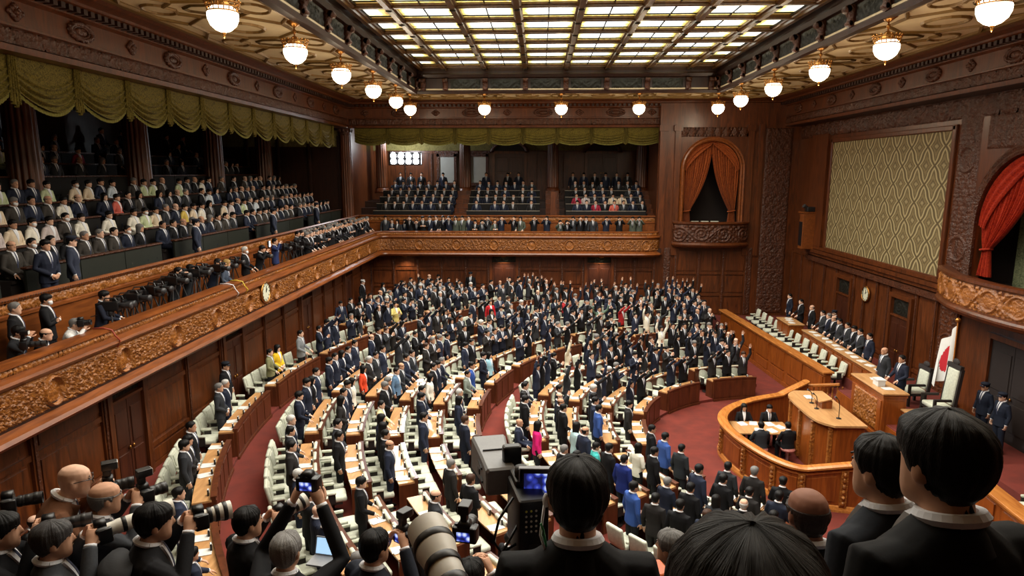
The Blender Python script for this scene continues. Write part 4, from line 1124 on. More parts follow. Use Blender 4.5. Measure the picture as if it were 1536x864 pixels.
def boxdesk(name, label, x0, x1, y0, y1, z0, z1, nx=3, top=W_DESK, carved=False, over=.05):
    o = thing(name, label, 'desk', ((x0 + x1) / 2, (y0 + y1) / 2, z0)); w, d, h = x1 - x0, y1 - y0, z1 - z0
    m = MB(); m.box((0, 0, h / 2), (w, d, h))
    for i in range(nx): m.box((-w / 2 - .015, -d / 2 + d * (i + .5) / nx, h * .5), (.04, d / nx - .14, h * .7)); 
    for s in (-1, 1): m.box((0, s * d / 2, h * .5), (w - .14, .04, h * .7))
    m.box((0, 0, .05), (w + .08, d + .08, .1)); m.box((0, 0, h - .06), (w + .04, d + .04, .06)); m.build('body', W_ENC, o)
    m = MB(); m.box((0, 0, h + .02), (w + 2 * over, d + 2 * over, .05), bev=.015); m.build('desk_top', top, o)
    if carved:
        g = relief((-w / 2 - .035, d * .36), (-w / 2 - .035, -d * .36), h * .15, h * .84, h_floral, .05, .025, nrm=(-1, 0)); g.build('carved_panel', W_CARV, o)
    return o
boxdesk('long_desk', 'long wooden officials desk strewn with white papers behind the empty chairs', 11.42, 11.82, 22.3, 28.6, 1.12, 1.84, 8)
boxdesk('long_desk', 'short wooden officials desk with papers at the far end of the dais', 11.2, 11.82, 29.6, 31.1, 1.12, 1.84, 2)
sd = boxdesk('speaker_desk', 'tall carved desk of the presiding officer in the middle of the dais', 9.78, 10.42, 18.5, 20.4, 1.05, 2.38, 2, carved=True)
boxdesk('side_desk', 'lower wooden wing desk on the near side of the presiding desk', 10.3, 11.1, 17.35, 18.42, 1.5, 1.95, 1)
for i in range(11):
    P = (11.62 + rnd.uniform(-.08, .08), 22.6 + .55 * i, 1.885)
    o = link('paper_sheet', PAPERM); o.location = P; o.rotation_euler = (0, 0, rnd.uniform(-.5, .5)); tag(o, 'white papers on the long officials desk, %s from its near end' % nth(i + 1), 'papers', 'papers on the officials desk')
for i, (x, y) in enumerate(((11.4, 29.9), (11.5, 30.4), (11.6, 30.8), (10.2, 19.8), (10.1, 18.9), (10.7, 17.8))):
    o = link('paper_sheet', PAPERM); o.location = (x, y, (1.885, 1.885, 1.885, 2.425, 2.425, 1.995)[i]); o.rotation_euler = (0, 0, .4 * i)
    tag(o, ('loose white papers on the far short officials desk' if i < 3 else ('papers before the bald presiding official', 'papers on the near end of the presiding desk', 'papers on the low wing desk')[i - 3]), 'papers', 'papers on the far short desk' if i < 3 else None)
o = thing('ballot_box', 'white lidded box on the presiding officers desk', 'box', (10.0, 19.25, 2.425)); m = MB(); m.box((0, 0, .09), (.22, .3, .18), bev=.01); m.build('body', PAPER, o); m = MB(); m.box((0, 0, .19), (.25, .33, .025)); m.build('lid', PAPER, o)
def throne(loc, rz, label, h=1.5):
    o = thing('armchair', label, 'chair', loc, rz)
    m = MB(); m.smooth = True; m.box((0, .02, .45), (.6, .55, .13), bev=.05); m.build('seat', CHAIR, o)
    T = Matrix.Translation((0, -.27, .45)) @ Matrix.Rotation(R(6), 4, 'X'); m = MB(); m.smooth = True; m.box((0, 0, (h - .5) / 2 + .03), (.5, .1, h - .56), T, bev=.045); m.build('backrest', CHAIR, o)
    m = MB()
    for s in (-1, 1): m.box((s * .29, -.03, (h - .5) / 2), (.07, .09, h - .4), T); m.box((s * .31, .05, .68), (.08, .5, .07), bev=.02); m.box((s * .31, .26, .33), (.07, .07, .66)); m.box((s * .28, -.24, .2), (.07, .07, .4))
    m.box((0, 0, h - .42), (.62, .1, .12), T); m.ball((0, 0, h - .3), (.16, .05, .1), 10, 6, T); m.box((0, .03, .36), (.6, .52, .07)); m.build('frame', CHAIRD, o)
throne((11.55, 18.95, 1.5), R(90), 'high backed presiding armchair with carved crest and pale upholstery', 1.6)
throne((11.6, 20.35, 1.5), R(90), 'pale high armchair behind the two standing presiding officials', 1.12)
# orators podium
o = thing('podium', 'broad curved wooden speakers podium bearing microphones', 'podium', (0, 0, 0))
pp = smooth_path([(8.35, 20.95), (8.0, 20.5), (7.93, 19.5), (8.0, 18.5), (8.35, 18.05)], 6)
poly = pp + [(9.1, 18.05), (9.1, 20.95)]
m = MB(); m.prism(poly, 0, 1.58); m.build('body', W_ENC, o)
for (x, y, nx, ny) in path_norm(pp, -1)[2::5]: m = MB(); m.box((x - .03, y, .8), (.1, .1, 1.4)); m.ball((x - .05, y, 1.5), .06, 8, 5); m.build('pilaster', W_CARV, o)
m = MB(); big = [(x - .1, (y - 19.5) * 1.06 + 19.5) for x, y in pp] + [(9.15, 17.98), (9.15, 21.02)]; m.prism(big, 1.58, 1.64); m.build('podium_top', W_DESK, o)
def mic(loc, label, h=.35, rz=0):
    o = thing('microphone', label, 'microphone', loc, rz); m = MB(); m.lathe([(.07, 0), (.07, .015), (.02, .03)], 12); m.build('base', BLACK, o)
    m = MB(); m.tube([(0, 0, .02), (0, 0, h * .6), (-.03, 0, h * .85), (-.1, 0, h)], .012, 6); m.build('stem', BLACK, o); m = MB(); m.tube([(-.09, 0, h - .01), (-.15, 0, h + .03)], [.02, .028], 8); m.build('head', DGREY, o)
mic((8.35, 19.85, 1.64), 'black gooseneck microphone at the far side of the podium', .4); mic((8.3, 19.35, 1.64), 'black gooseneck microphone in the middle of the podium', .45); mic((8.6, 18.55, 1.64), 'tall thin black microphone on the near end of the podium', .62)
o = thing('lectern_stand', 'small sloping wooden reading stand on the podium', 'stand', (8.6, 19.6, 1.64)); m = MB(); m.box((0, 0, .12), (.3, .5, .24)); m.build('body', W_ENC, o); m = MB(); m.box((0, 0, .27), (.4, .6, .03), Matrix.Rotation(R(-14), 4, 'Y')); m.build('slope', W_DESK, o)
o = link('paper_sheet', PAPERM); o.location = (8.45, 20.35, 1.65); tag(o, 'white paper lying on the far side of the podium top', 'papers')
# curved enclosure of the stenographers
o = thing('enclosure', 'curved panelled wooden enclosure with a polished rail round the stenographers', 'enclosure', (0, 0, 0))
ep = smooth_path([(9.35, 22.7), (8.3, 22.3), (7.2, 21.75), (6.35, 21.05), (5.85, 20.3), (5.68, 19.5), (5.8, 18.5), (6.1, 17.5), (6.4, 16.9), (6.75, 16.55), (7.3, 16.4), (8.2, 16.2), (9.3, 15.95)], 5)
def eh(x, y): return 1.08 + (max(0, (x - 6.9)) * .22 if y < 17.5 else max(0, x - 8.3) * .35)
def band(prof_fn, name, mat, pts=None):
    m = MB(); rings = []
    for x, y, nx, ny in path_norm(pts or ep, 1): rings.append([(x - nx * d, y - ny * d, z) for d, z in prof_fn(x, y)])
    m.loft(rings, True); return m.build(name, mat, o)
band(lambda x, y: [(-.06, 0), (-.06, eh(x, y) - .04), (.06, eh(x, y) - .04), (.06, 0)], 'wall', W_ENC)
band(lambda x, y: [(-.13, eh(x, y) - .05), (-.13, eh(x, y)), (-.05, eh(x, y) + .03), (.09, eh(x, y) + .03), (.17, eh(x, y)), (.17, eh(x, y) - .05)], 'cap_rail', W_CAP)
band(lambda x, y: [(.05, 0), (.05, .16), (.1, .14), (.13, .06), (.13, 0)], 'plinth', W_CAP)
band(lambda x, y: [(.05, eh(x, y) - .2), (.09, eh(x, y) - .19), (.1, eh(x, y) - .14), (.05, eh(x, y) - .12)], 'moulding', W_CAP)
N = path_norm(ep, 1)
for i in range(4, len(N) - 3, 7):
    x, y, nx, ny = N[i]; rz = math.atan2(ny, nx); h = eh(x, y); m = MB()
    m.box((x - nx * .09, y - ny * .09, h * .5), (.07, .17, h - .3), rz=rz)
    for k in range(6): m.ball((x - nx * .13, y - ny * .13, .25 + k * (h - .5) / 5), (.05, .05, .065), 7, 5)
    m.build('carved_pilaster', W_CARV, o)
for i in range(4, len(N) - 9, 7):
    seg = [(N[j][0], N[j][1]) for j in range(i + 1, i + 7)]; m = MB(); rings = []
    for x, y, nx, ny in path_norm(seg, 1): h = eh(x, y); rings.append([(x - nx * d, y - ny * d, z) for d, z in ((.05, .24), (.085, .26), (.085, h - .3), (.05, h - .28))])
    m.loft(rings, True); m.build('panel', W_ENC, o)
o = thing('writing_table', 'wooden stenographers table covered in papers inside the enclosure', 'table', (6.95, 20.1, 0))
m = MB(); m.box((0, 0, .71), (1.7, 1.0, .05), bev=.015); m.build('tabletop', W_DESK, o)
for sx in (-1, 1):
    for sy in (-1, 1): m = MB(); m.box((sx * .75, sy * .42, .345), (.08, .08, .69)); m.build('leg', W_PANEL, o)
for i, (x, y, a) in enumerate(((6.45, 20.35, .2), (6.8, 20.4, -.3), (7.3, 20.35, .1), (7.55, 20.1, .4), (6.8, 19.85, -.2), (7.2, 19.8, .3))):
    q = link('paper_sheet', PAPERM); q.location = (x, y, .737); q.rotation_euler = (0, 0, a); tag(q, 'white papers spread on the stenographers table, %s from the pit side' % nth(i + 1), 'papers', 'papers on the stenographers table')
for x, who in ((6.65, 'woman'), (7.45, 'man')):
    q = thing('stool', 'round brown stool under the %s at the stenographers table' % ('left back turned clerk' if x < 7 else 'right back turned clerk'), 'stool', (x, 19.1, 0)); m = MB(); m.lathe([(.05, .4), (.2, .42), (.21, .46), (.17, .5), (.001, .51)], 16); m.build('seat', LIP, q); m = MB(); m.lathe([(.2, 0), (.2, .03), (.04, .06), (.04, .42)], 14); m.build('base', METAL, q)
add_person((6.6, 20.75, 0), PI, 'write', 'clerk in black suit with long hair writing at the stenographers table, pit side', BLK, 'bob', sit=True, fem=True, must=True)
add_person((7.4, 20.8, 0), PI, 'write', 'clerk in black with short hair writing beside the long haired clerk', BLK, 'fringe', sit=True, must=True, lean=8)
add_person((6.65, 19.1, 0), .0, 'write', 'clerk in grey suit seen from behind on a stool at the papers', CHAR, 'fringe', sit=True, must=True, lean=6)
add_person((7.45, 19.1, 0), .15, 'write', 'clerk in black suit seen from behind on the stool by the podium', BLK, 'short', sit=True, must=True, lean=6)
# small balustrade by the steps
o = thing('balustrade', 'short wooden balustrade with turned spindles beside the dais steps', 'balustrade', (9.55, 22.75, .3), R(-32))
m = MB(); m.box((.5, 0, .95), (1.15, .14, .08), Matrix.Rotation(R(-12), 4, 'Y'), bev=.02); m.build('hand_rail', W_CAP, o)
for i in range(7): m = MB(); m.lathe([(.025, .05), (.045, .2), (.02, .35), (.045, .55), (.02, .75), (.03, .9)], 8, Matrix.Translation((.05 + .15 * i, 0, .03 * i))); m.build('spindle', W_CARV, o)
# officials standing along the dais
OFF = [(1185, 452, 'short', HBLACK), (1202, 458, 'short', HBLACK), (1219, 460, 'side', HGREY), (1235, 474, 'short', HBLACK), (1244, 477, 'short', HGREY), (1251.6, 482, 'side', HBLACK), (1260, 488, 'short', HBLACK), (1272, 494, 'short', HBLACK), (1282, 498, 'fringe', HBLACK), (1291, 503, 'short', HBLACK), (1305, 509, 'short', HBLACK)]
for i, (px, py, hr, hc) in enumerate(OFF):
    p = at_z(px, py, 1.12 + 1.63); p.x = 12.05 if i > 1 else 12.1
    pz = at_x(px, py, p.x)
    add_person((p.x, pz.y, 1.12), R(90) + rnd.uniform(-.1, .1), 'desk' if i % 2 else 'down', 'official in dark suit standing behind the dais desk, %s from its far end' % nth(i + 1), rnd.choice([BLK, NAVY, CHAR]), hr, hc, must=True)
add_person((10.88, 19.75, 1.5), R(100), 'desk', 'presiding official in navy suit at the tall carved desk', NAVY, 'short', HBLACK, must=True)
add_person((10.82, 20.65, 1.5), R(95), 'down', 'bald official in dark grey suit beside the presiding officer', CHAR, None, HGREY, must=True)
def guard(loc, rz, label): add_person(loc, rz, 'down', label, rgb(30, 36, 50), 'short', HBLACK, cap=rgb(28, 32, 44), must=True, scale=1.04)
p = at_x(1480, 572, 13.1); guard((13.1, p.y, DZ), R(100), 'uniformed guard in peaked cap by the dark doorway, far one of two')
p = at_x(1507, 584, 13.0); guard((13.0, p.y, DZ), R(95), 'uniformed guard in peaked cap by the dark doorway, near one of two')
p = at_x(1254, 452, 13.2); guard((13.2, p.y, DZ), R(100), 'uniformed guard in cap behind the row of officials on the dais')
# flag
p = at_x(1425, 585, 12.2); fy = p.y
o = thing('flag', 'white flag with red disc hanging limp from a gold topped pole', 'flag', (12.2, fy, 1.0))
ztop = at_x(1437, 484, 12.2).z - 1.0
m = MB(); m.lathe([(.2, 0), (.2, .05), (.05, .1), (.03, .2)], 16); m.build('base', W_DARK, o); m = MB(); m.tube([(0, 0, .1), (0, 0, ztop)], .02, 8); m.build('pole', W_CAP, o)
m = MB(); m.smooth = True; m.ball((0, 0, ztop + .07), .075, 12, 8); m.build('finial', BRASS, o)
def flag_pt(s, t):     # s along the width, t down the hoist
    w = s + .15 * math.sin(3 * PI * s); dx = -(.36 * max(w, 0) ** .8) * (.35 + .65 * t); z = ztop - .08 - 1.55 * t - .62 * s * (1 - .35 * t); y = .16 * math.sin(9 * s + 1.5 * t) * s + .1 * s
    return (dx * .9, y + .3 * s, z)
m = MB(); m.smooth = True; NS, NT = 40, 40
vs = [flag_pt(i / NS, j / NT) for j in range(NT + 1) for i in range(NS + 1)]
m.add(vs, [(j * (NS + 1) + i, j * (NS + 1) + i + 1, (j + 1) * (NS + 1) + i + 1, (j + 1) * (NS + 1) + i) for j in range(NT) for i in range(NS)])
for n_, f in enumerate(m.f):
    i, j = n_ % NS, n_ // NS; m.m[n_] = 1 if ((i + .5) / NS - .5) ** 2 * 2.1 + ((j + .5) / NT - .5) ** 2 < .085 else 0
REDM = plain('flag_red', rgb(178, 22, 36), .8, noise=.05, scale=20); m.build('cloth', [PAPER, REDM], o)
# damask wall panel
m, nt, b = new_mat('damask'); tc = node(nt, 'ShaderNodeTexCoord'); sp = node(nt, 'ShaderNodeSeparateXYZ'); nt.links.new(tc.outputs['Object'], sp.inputs[0])
def tri(o_, per): return mth('MULTIPLY', mth('ABSOLUTE', mth('SUBTRACT', mth('FRACT', mth('ADD', mth('DIVIDE', o_, per), 40.0)), .5)), 2.0)
ty, tz = tri(sp.outputs[1], 1.06), tri(sp.outputs[2], 1.32)
wob = mth('MULTIPLY', mth('SINE', mth('MULTIPLY', tz, 6.283)), .09)
ff = mth('ABSOLUTE', mth('SUBTRACT', mth('ADD', mth('ADD', ty, tz), wob), 1.0))
nz = node(nt, 'ShaderNodeTexNoise', Scale=9.0, Detail=3.0, Distortion=1.0); nt.links.new(tc.outputs['Object'], nz.inputs['Vector'])
cen = mth('ADD', ff, mth('MULTIPLY', mth('SUBTRACT', nz.outputs['Fac'], .5), .35))
rp = ramp(nt, [(.05, rgb(84, 70, 40)), (.1, rgb(92, 78, 46)), (.14, rgb(160, 146, 106)), (.26, rgb(170, 156, 114)), (.32, rgb(88, 74, 44)), (.52, rgb(128, 112, 74)), (.7, rgb(86, 72, 42)), (.85, rgb(146, 132, 94))])
mxx = mth('MAXIMUM', mth('MULTIPLY', mth('LESS_THAN', ff, .32), ff), mth('MULTIPLY', mth('GREATER_THAN', ff, .32), mth('MAXIMUM', cen, .33)))
nt.links.new(mxx, rp.inputs['Fac']); nt.links.new(rp.outputs['Color'], b.inputs['Base Color']); b.inputs['Roughness'].default_value = .7
o = thing('wall_hanging', 'large framed damask panel of gold diamonds on the right wall', 'wall panel', (XRW, 27.95, 7.5)); DM = m
m = MB(); m.box((-.02, 0, 0), (.04, 9.3, 5.0)); m.build('fabric', DM, o)
m = MB()
for s in (-1, 1): m.box((-.05, s * 4.72, 0), (.12, .2, 5.3), bev=.03); m.box((-.05, 0, s * 2.55), (.12, 9.6, .18), bev=.03)
m.build('frame', W_DARK, o)
# clocks
def clock(loc, rz, label, r=.3):
    o = thing('clock', label, 'clock', loc, rz)      # faces local -Y
    M = Matrix.Rotation(R(90), 4, 'X')
    m = MB(); m.smooth = True; m.lathe([(r * .96, -.02), (r * 1.12, .0), (r * 1.12, .05), (r * 1.02, .08), (r * .96, .06), (r * .96, -.02)], 32, M, caps=False); m.build('rim', BRASS, o)
    m = MB(); m.lathe([(.001, 0), (r, 0), (r, .045), (.001, .045)], 32, M); m.build('dial', plain('clock_dial', rgb(212, 214, 190), .5, noise=.03, scale=10) if 'clock_dial' not in MATS else MATS['clock_dial'], o)
    m = MB()
    for k in range(12): T = M @ Matrix.Rotation(R(30 * k), 4, 'Z'); m.box((0, r * .82, .05), (r * .07, r * .2, .008), T)
    m.build('hour_mark', BLACK, o)
    m = MB(); m.box((0, r * .3, .058), (r * .07, r * .65, .006), M @ Matrix.Rotation(R(-8), 4, 'Z')); m.build('minute_hand', BLACK, o)
    m = MB(); m.box((0, r * .2, .054), (r * .1, r * .45, .006), M @ Matrix.Rotation(R(-40), 4, 'Z')); m.build('hour_hand', BLACK, o)
    return o
p = at_x(1298, 441, XRW - .1); clock((XRW - .06, p.y, p.z), R(-90), 'round cream clock on the right wall between two doors', .3)
# loudspeaker box and black camera on top
p0, p1 = at_x(1213, 319, 13.4), at_x(1213, 374, 13.4)
o = thing('loudspeaker', 'tall wooden loudspeaker box on the right wall by the far corner', 'loudspeaker', (13.42, p0.y, p1.z)); h = p0.z - p1.z
m = MB(); m.box((0, 0, h / 2), (.7, .5, h), bev=.02); m.box((-.05, 0, h + .02), (.75, .56, .05)); m.build('cabinet', W_WARM, o)
m = MB(); m.box((-.36, 0, h * .42), (.02, .36, h * .66)); m.build('grille', BLACK, o)
o = thing('minicam', 'small black projector sitting on the wooden loudspeaker box', 'minicam', (13.4, p0.y, p0.z + .05)); m = MB(); m.box((.05, 0, .12), (.4, .4, .24), bev=.04); m.build('body', BLACK, o); m = MB(); m.tube([(-.14, -.05, .2), (-.3, -.1, .3)], [.09, .1], 12); m.build('lens', DGREY, o)
# boxes with curtains -------------------------------------------------------------
def fabric(name, c0, c1, scale=9):
    m, nt, b = new_mat(name); tc = node(nt, 'ShaderNodeTexCoord'); v = node(nt, 'ShaderNodeTexNoise', Scale=scale, Detail=4.0, Distortion=1.5); nt.links.new(tc.outputs['Object'], v.inputs['Vector'])
    rp = ramp(nt, [(.38, c0), (.5, c1), (.62, c0)]); nt.links.new(v.outputs['Fac'], rp.inputs['Fac']); nt.links.new(rp.outputs['Color'], b.inputs['Base Color']); b.inputs['Roughness'].default_value = .75; b.inputs['Sheen Weight'].default_value = .05; b.inputs['Specular IOR Level'].default_value = .2
    return m
RED_CUR = fabric('curtain_red', rgb(136, 26, 12), rgb(176, 52, 20)); ORA_CUR = fabric('curtain_orange', rgb(116, 50, 18), rgb(160, 82, 34)); GRN_CUR = fabric('curtain_sage', rgb(88, 96, 70), rgb(130, 134, 100))
def curtain_set(label, cat, M, w, zs, zb, mat, zt, tail=.6):
    o = thing('curtain', label, cat, (0, 0, 0)); o.matrix_world = M
    for sd in (-1, 1):
        m = MB(); m.smooth = True; NS, NT = 130, 34; vs = []
        for j in range(NT + 1):
            t = j / NT * 1.32
            for i in range(NS + 1):
                s = i / NS
                xt = -w + w * 1.02 * s; ztp = zs + math.sqrt(max(0, w * w - xt * xt)) * .99
                xg = -w + .12 + .3 * s
                if t <= 1:
                    e = t ** 1.25 if s > .5 else t; k = t
                    bul = math.sin(PI * t) * .22 * w * s
                    x = xt + (xg - xt) * (k ** 1.35) + bul * .35; z = ztp + (zt - ztp) * k - math.sin(PI * k) * .14 * s
                    amp = .075 * (1 - .35 * t)
                else:
                    q = (t - 1) / .32; x = -w + .12 + .3 * s + (s - .5) * .22 * q; z = zt - (zt - zb) * q; amp = .05 + .02 * q
                y = .02 + amp * (math.sin(2 * PI * 11 * s + .8 * math.sin(3 * t)) + .35 * math.sin(2 * PI * 25 * s + t))
                vs.append((-sd * x, -y, z))
        m.add(vs, [(j * (NS + 1) + i, j * (NS + 1) + i + 1, (j + 1) * (NS + 1) + i + 1, (j + 1) * (NS + 1) + i) for j in range(NT) for i in range(NS)])
        c = m.build('drape', mat, o, fix=False)
        m = MB(); m.smooth = True; xx = sd * (w - .27); m.tube([(xx + .2 * math.cos(a), -.03 - .14 * math.sin(a), zt + .03 * math.cos(a)) for a in [2 * PI * k / 14 for k in range(15)]], .035, 6); m.build('tie_band', mat, c)
        # scalloped swag along the head of the arch
        m = MB(); m.smooth = True; NS, NT = 24, 14; vs = []
        for j in range(NT + 1):
            t = j / NT
            for i in range(NS + 1):
                s = i / NS; a = PI * (.5 + .5 * s) if sd < 0 else PI * (.5 - .5 * s)
                x0, z0 = w * 1.0 * math.cos(a), zs + w * 1.0 * math.sin(a); drop = .3 * w * math.sin(PI * s) ** .7 + .12
                vs.append((x0 * (1 - .1 * t), -(.16 + .05 * math.sin(t * 16)), z0 - drop * t))
        m.add(vs, [(j * (NS + 1) + i, j * (NS + 1) + i + 1, (j + 1) * (NS + 1) + i + 1, (j + 1) * (NS + 1) + i) for j in range(NT) for i in range(NS)])
        m.build('swag', mat, o, fix=False)
    return o
curtain_set('pair of orange brown drapes tied back in the small arched box', 'curtain', Matrix.Translation((xac, YFW + .3, 0)), ra - .02, zsp, zfl + .35, ORA_CUR, zfl + 1.5)
curtain_set('pair of deep red drapes tied back in the large arched box', 'curtain', Matrix.Translation((XRW + .27, yac, 0)) @ Matrix.Rotation(R(-90), 4, 'Z'), (YA1 - YA0) / 2 - .02, zspr, zflr + .35, RED_CUR, zflr + 1.2)
m = MB(); m.smooth = True; NS, NT = 120, 8
vs = [(XRW + 1.3 + .06 * math.sin(2 * PI * 26 * i / NS), 17.4 + 4.2 * i / NS, 5.0 + 4.2 * j / NT) for j in range(NT + 1) for i in range(NS + 1)]
m.add(vs, [(j * (NS + 1) + i, j * (NS + 1) + i + 1, (j + 1) * (NS + 1) + i + 1, (j + 1) * (NS + 1) + i) for j in range(NT) for i in range(NS)])
tag(m.build('curtain', GRN_CUR, None, fix=False), 'sage green pleated curtain deep inside the large arched box', 'curtain')
def box_front(name, label, pts, z0, z1, med, mat=W_CARV):
    o = thing(name, label, 'balcony', (0, 0, 0)); P = smooth_path(pts, 6); PN = path_norm(P, -1); H = z1 - z0
    m = MB(); m.sweep([(-.3, z1 - .02), (-.3, z1), (-.02, z1 + .03), (.09, z1), (.09, z1 - .08), (.03, z1 - .12), (0, z1 - .14), (0, z0 + .3), (.05, z0 + .28), (.1, z0 + .22), (.1, z0 + .16), (.02, z0 + .06), (-.15, z0), (-.3, z0)], PN); m.build('parapet', W_DARK, o)
    relief_path(P, z0 + .32, z1 - .15, h_scroll, .07, .03, med, -1).build('carved_frieze', mat, o)
    relief_path([(a, b) for a, b in P], z0 + .08, z0 + .2, h_bead, .05, .02, (), -1, ).build('bead_moulding', W_CARVD, o)
    return o
box_front('box_balcony', 'rounded carved balcony under the small arched box in the far wall', [(XA0 - .45, 36.78), (XA0 - .4, 36.45), (XA0 + .3, 36.1), (xac, 35.95), (XA1 - .3, 36.1), (XA1 + .4, 36.45), (XA1 + .45, 36.78)], 4.55, 5.95, [], W_CARVD)
box_front('box_balcony', 'bowed carved balcony of the large red curtained box on the right wall', [(13.78, 22.9), (13.5, 22.75), (13.15, 22.0), (12.8, 20.9), (12.68, 19.5), (12.8, 18.1), (13.15, 17.0), (13.5, 16.2), (13.78, 16.1)], 4.3, 5.5, [(1.2 + 1.0 * k, .37, .32, .3) for k in range(6)])
for pts in ([(XA0 - .45, 36.78), (XA0 - .4, 36.45), (XA0 + .3, 36.1), (xac, 35.95), (XA1 - .3, 36.1), (XA1 + .4, 36.45), (XA1 + .45, 36.78)],):
    m = MB(); m.prism([(p[0], p[1] + .02) for p in smooth_path(pts, 4)], 4.9, 5.0); struct(m.build('floor_box', W_DEEP))
m = MB(); m.prism([(13.78, 22.8), (13.2, 22.0), (12.85, 20.9), (12.75, 19.5), (12.85, 18.1), (13.2, 17.0), (13.78, 16.2)], 4.6, 4.98); struct(m.build('floor_box', W_DEEP))
for i, x in enumerate((8.7, 9.25, 9.8)): chair((x, 37.6, 5.0), PI, 'pale armchair inside the dark small arched box, %s from the left' % nth(i + 1), None)
# ================================================================= GALLERIES
LEDGE = plain('ledge_black', rgb(15, 12, 11), .9, noise=.1, scale=10)
GP = [(XB, -4), (XB, 35.5)] + [(XB + .6 - .6 * math.cos(R(a)), 35.5 + .6 * math.sin(R(a))) for a in (22, 45, 68, 90)] + [(5.5, 36.1), (6.0, 36.16), (6.35, 36.35), (6.5, 36.75)]
GN = path_norm(GP, -1)
o = thing('gallery_balcony', 'long carved wooden balcony running along the left side and the far end', 'balcony', (0, 0, 0))
m = MB(); m.sweep([(-.34, 5.38), (-.3, 5.42), (-.04, 5.42), (.03, 5.39), (.03, 5.36), (-.02, 5.34), (-.02, 5.22), (.05, 5.2), (.13, 5.17), (.15, 5.12), (.1, 5.07), (.02, 5.03), (0, 5.0), (0, 4.36), (.05, 4.34), (.1, 4.3), (.2, 4.26), (.24, 4.19), (.18, 4.12), (.06, 4.06), (-.1, 4.04), (-.34, 4.04)], GN); m.build('parapet', W_WARM, o, angle=30)
GPM = GP[1:-1]
relief_path([(XB, 4), (XB, 35.4)], 4.38, 5.0, h_dense, .12, .02, [(1.1 + 2.05 * k, .31, .22, .26) for k in range(15)], -1).build('carved_frieze', W_CARV, o)
relief_path(GP[1:], 4.38, 5.0, h_dense, .12, .024, [(2.6 + 2.05 * k, .31, .22, .26) for k in range(7)], -1).build('carved_frieze', W_CARV, o)
q = relief_path([(XB - .02, 4), (XB - .02, 35.4)], 5.22, 5.34, h_leaf, .045, .022, (), -1); q.build('leaf_band', W_CARV, o)
q = relief_path([(a, b) for a, b in GP[2:]], 5.22, 5.34, h_leaf, .035, .026, (), -1); q.build('leaf_band', W_CARV, o)
m = MB(); m.box((-9.75, 16.5, 4.3), (1.9, 41, .38)); m.box((-1.6, 36.9, 4.3), (16.4, 1.1, .38)); struct(m.build('floor_gallery', W_DEEP))
p = at_x(396, 438, XB + .06); clock((XB + .08, p.y, p.z), R(90), 'round pale clock set on the carved front of the side gallery', .31)
# inner parapet between the press walk and the spectators
o = thing('gallery_parapet', 'brown wooden parapet with carved top between photographers and spectators', 'parapet', (0, 0, 0))
IP = [(-10.25, -4), (-10.25, 37.4), (6.4, 37.4)]; IN = path_norm(IP, -1)
m = MB(); m.sweep([(-.12, 4.5), (-.12, 6.2), (.02, 6.22), (.07, 6.17), (.05, 6.12), (.0, 6.1), (0, 5.88), (.04, 5.86), (.04, 5.8), (0, 5.78), (0, 4.5)], IN); m.build('panelling', W_WARM, o)
for a, b, nr in (((-10.25, 6), (-10.25, 37.3), (1, 0)), ((-10.2, 37.4), (6.4, 37.4), (0, -1))):
    relief(a, b, 5.89, 6.1, h_scroll, .05, .03, nrm=nr).build('carved_band', W_CARV, o); relief(a, b, 6.12, 6.2, h_bead, .1, .025, nrm=nr).build('bead_moulding', W_CARVD, o)
m = MB(); m.box((-10.75, 16.5, 5.2), (.95, 41, .4)); m.box((-2, 37.85, 5.2), (17, .85, .4)); struct(m.build('floor_gallery', W_DEEP))
# side gallery tiers
ROWX = [-11.65, -12.53, -13.41, -14.29, -15.75, -16.6, -17.45]
def rz_(x): return 5.85 + .49 * (-11.65 - x)
m = MB()
for i, x in enumerate(ROWX):
    x1 = ROWX[i + 1] + .47 if i + 1 < len(ROWX) else -18.7
    m.box(((x + .47 + x1) / 2, 17, (rz_(x) + 4.5) / 2), (x + .47 - x1, 42, rz_(x) - 4.5))
struct(m.build('floor_gallery_tier', W_DEEP))
m = MB(); m.box((-18.85, 17, 8.5), (.3, 42, 7)); struct(m.build('wall_gallery_left', W_DEEP))
m = MB(); m.box((-14.9, 38.15, 8), (7.5, .3, 8)); panelling(m, (-18.4, 38.0), (-11.3, 38.0), 6.4, 10.6, 4, (8.9,), (0, -1)); m.mat(3); m.box((-14.9, 37.97, 10.45), (7, .06, .9)); struct(m.build('wall_gallery_end', [W_DEEP, W_DEEP, W_DEEP, fabric('wallpaper_olive', rgb(96, 88, 48), rgb(122, 112, 66), 5)]))
m = MB(); m.box((-14.8, 17, 11.1), (8.4, 43, .15)); m.box((-2, 41, 11.15), (22, 7, .15)); struct(m.build('ceiling_gallery', W_DEEP))
SEGS = [(9.0, 13.2), (13.9, 19.2), (19.9, 25.2), (25.9, 31.2), (31.9, 37.2)]
def bench(root, x0, x1, y0, y1, z, face):
    """bench row; face = direction of view ('x' or '-y'); row ledge in front, seat behind"""
    pass
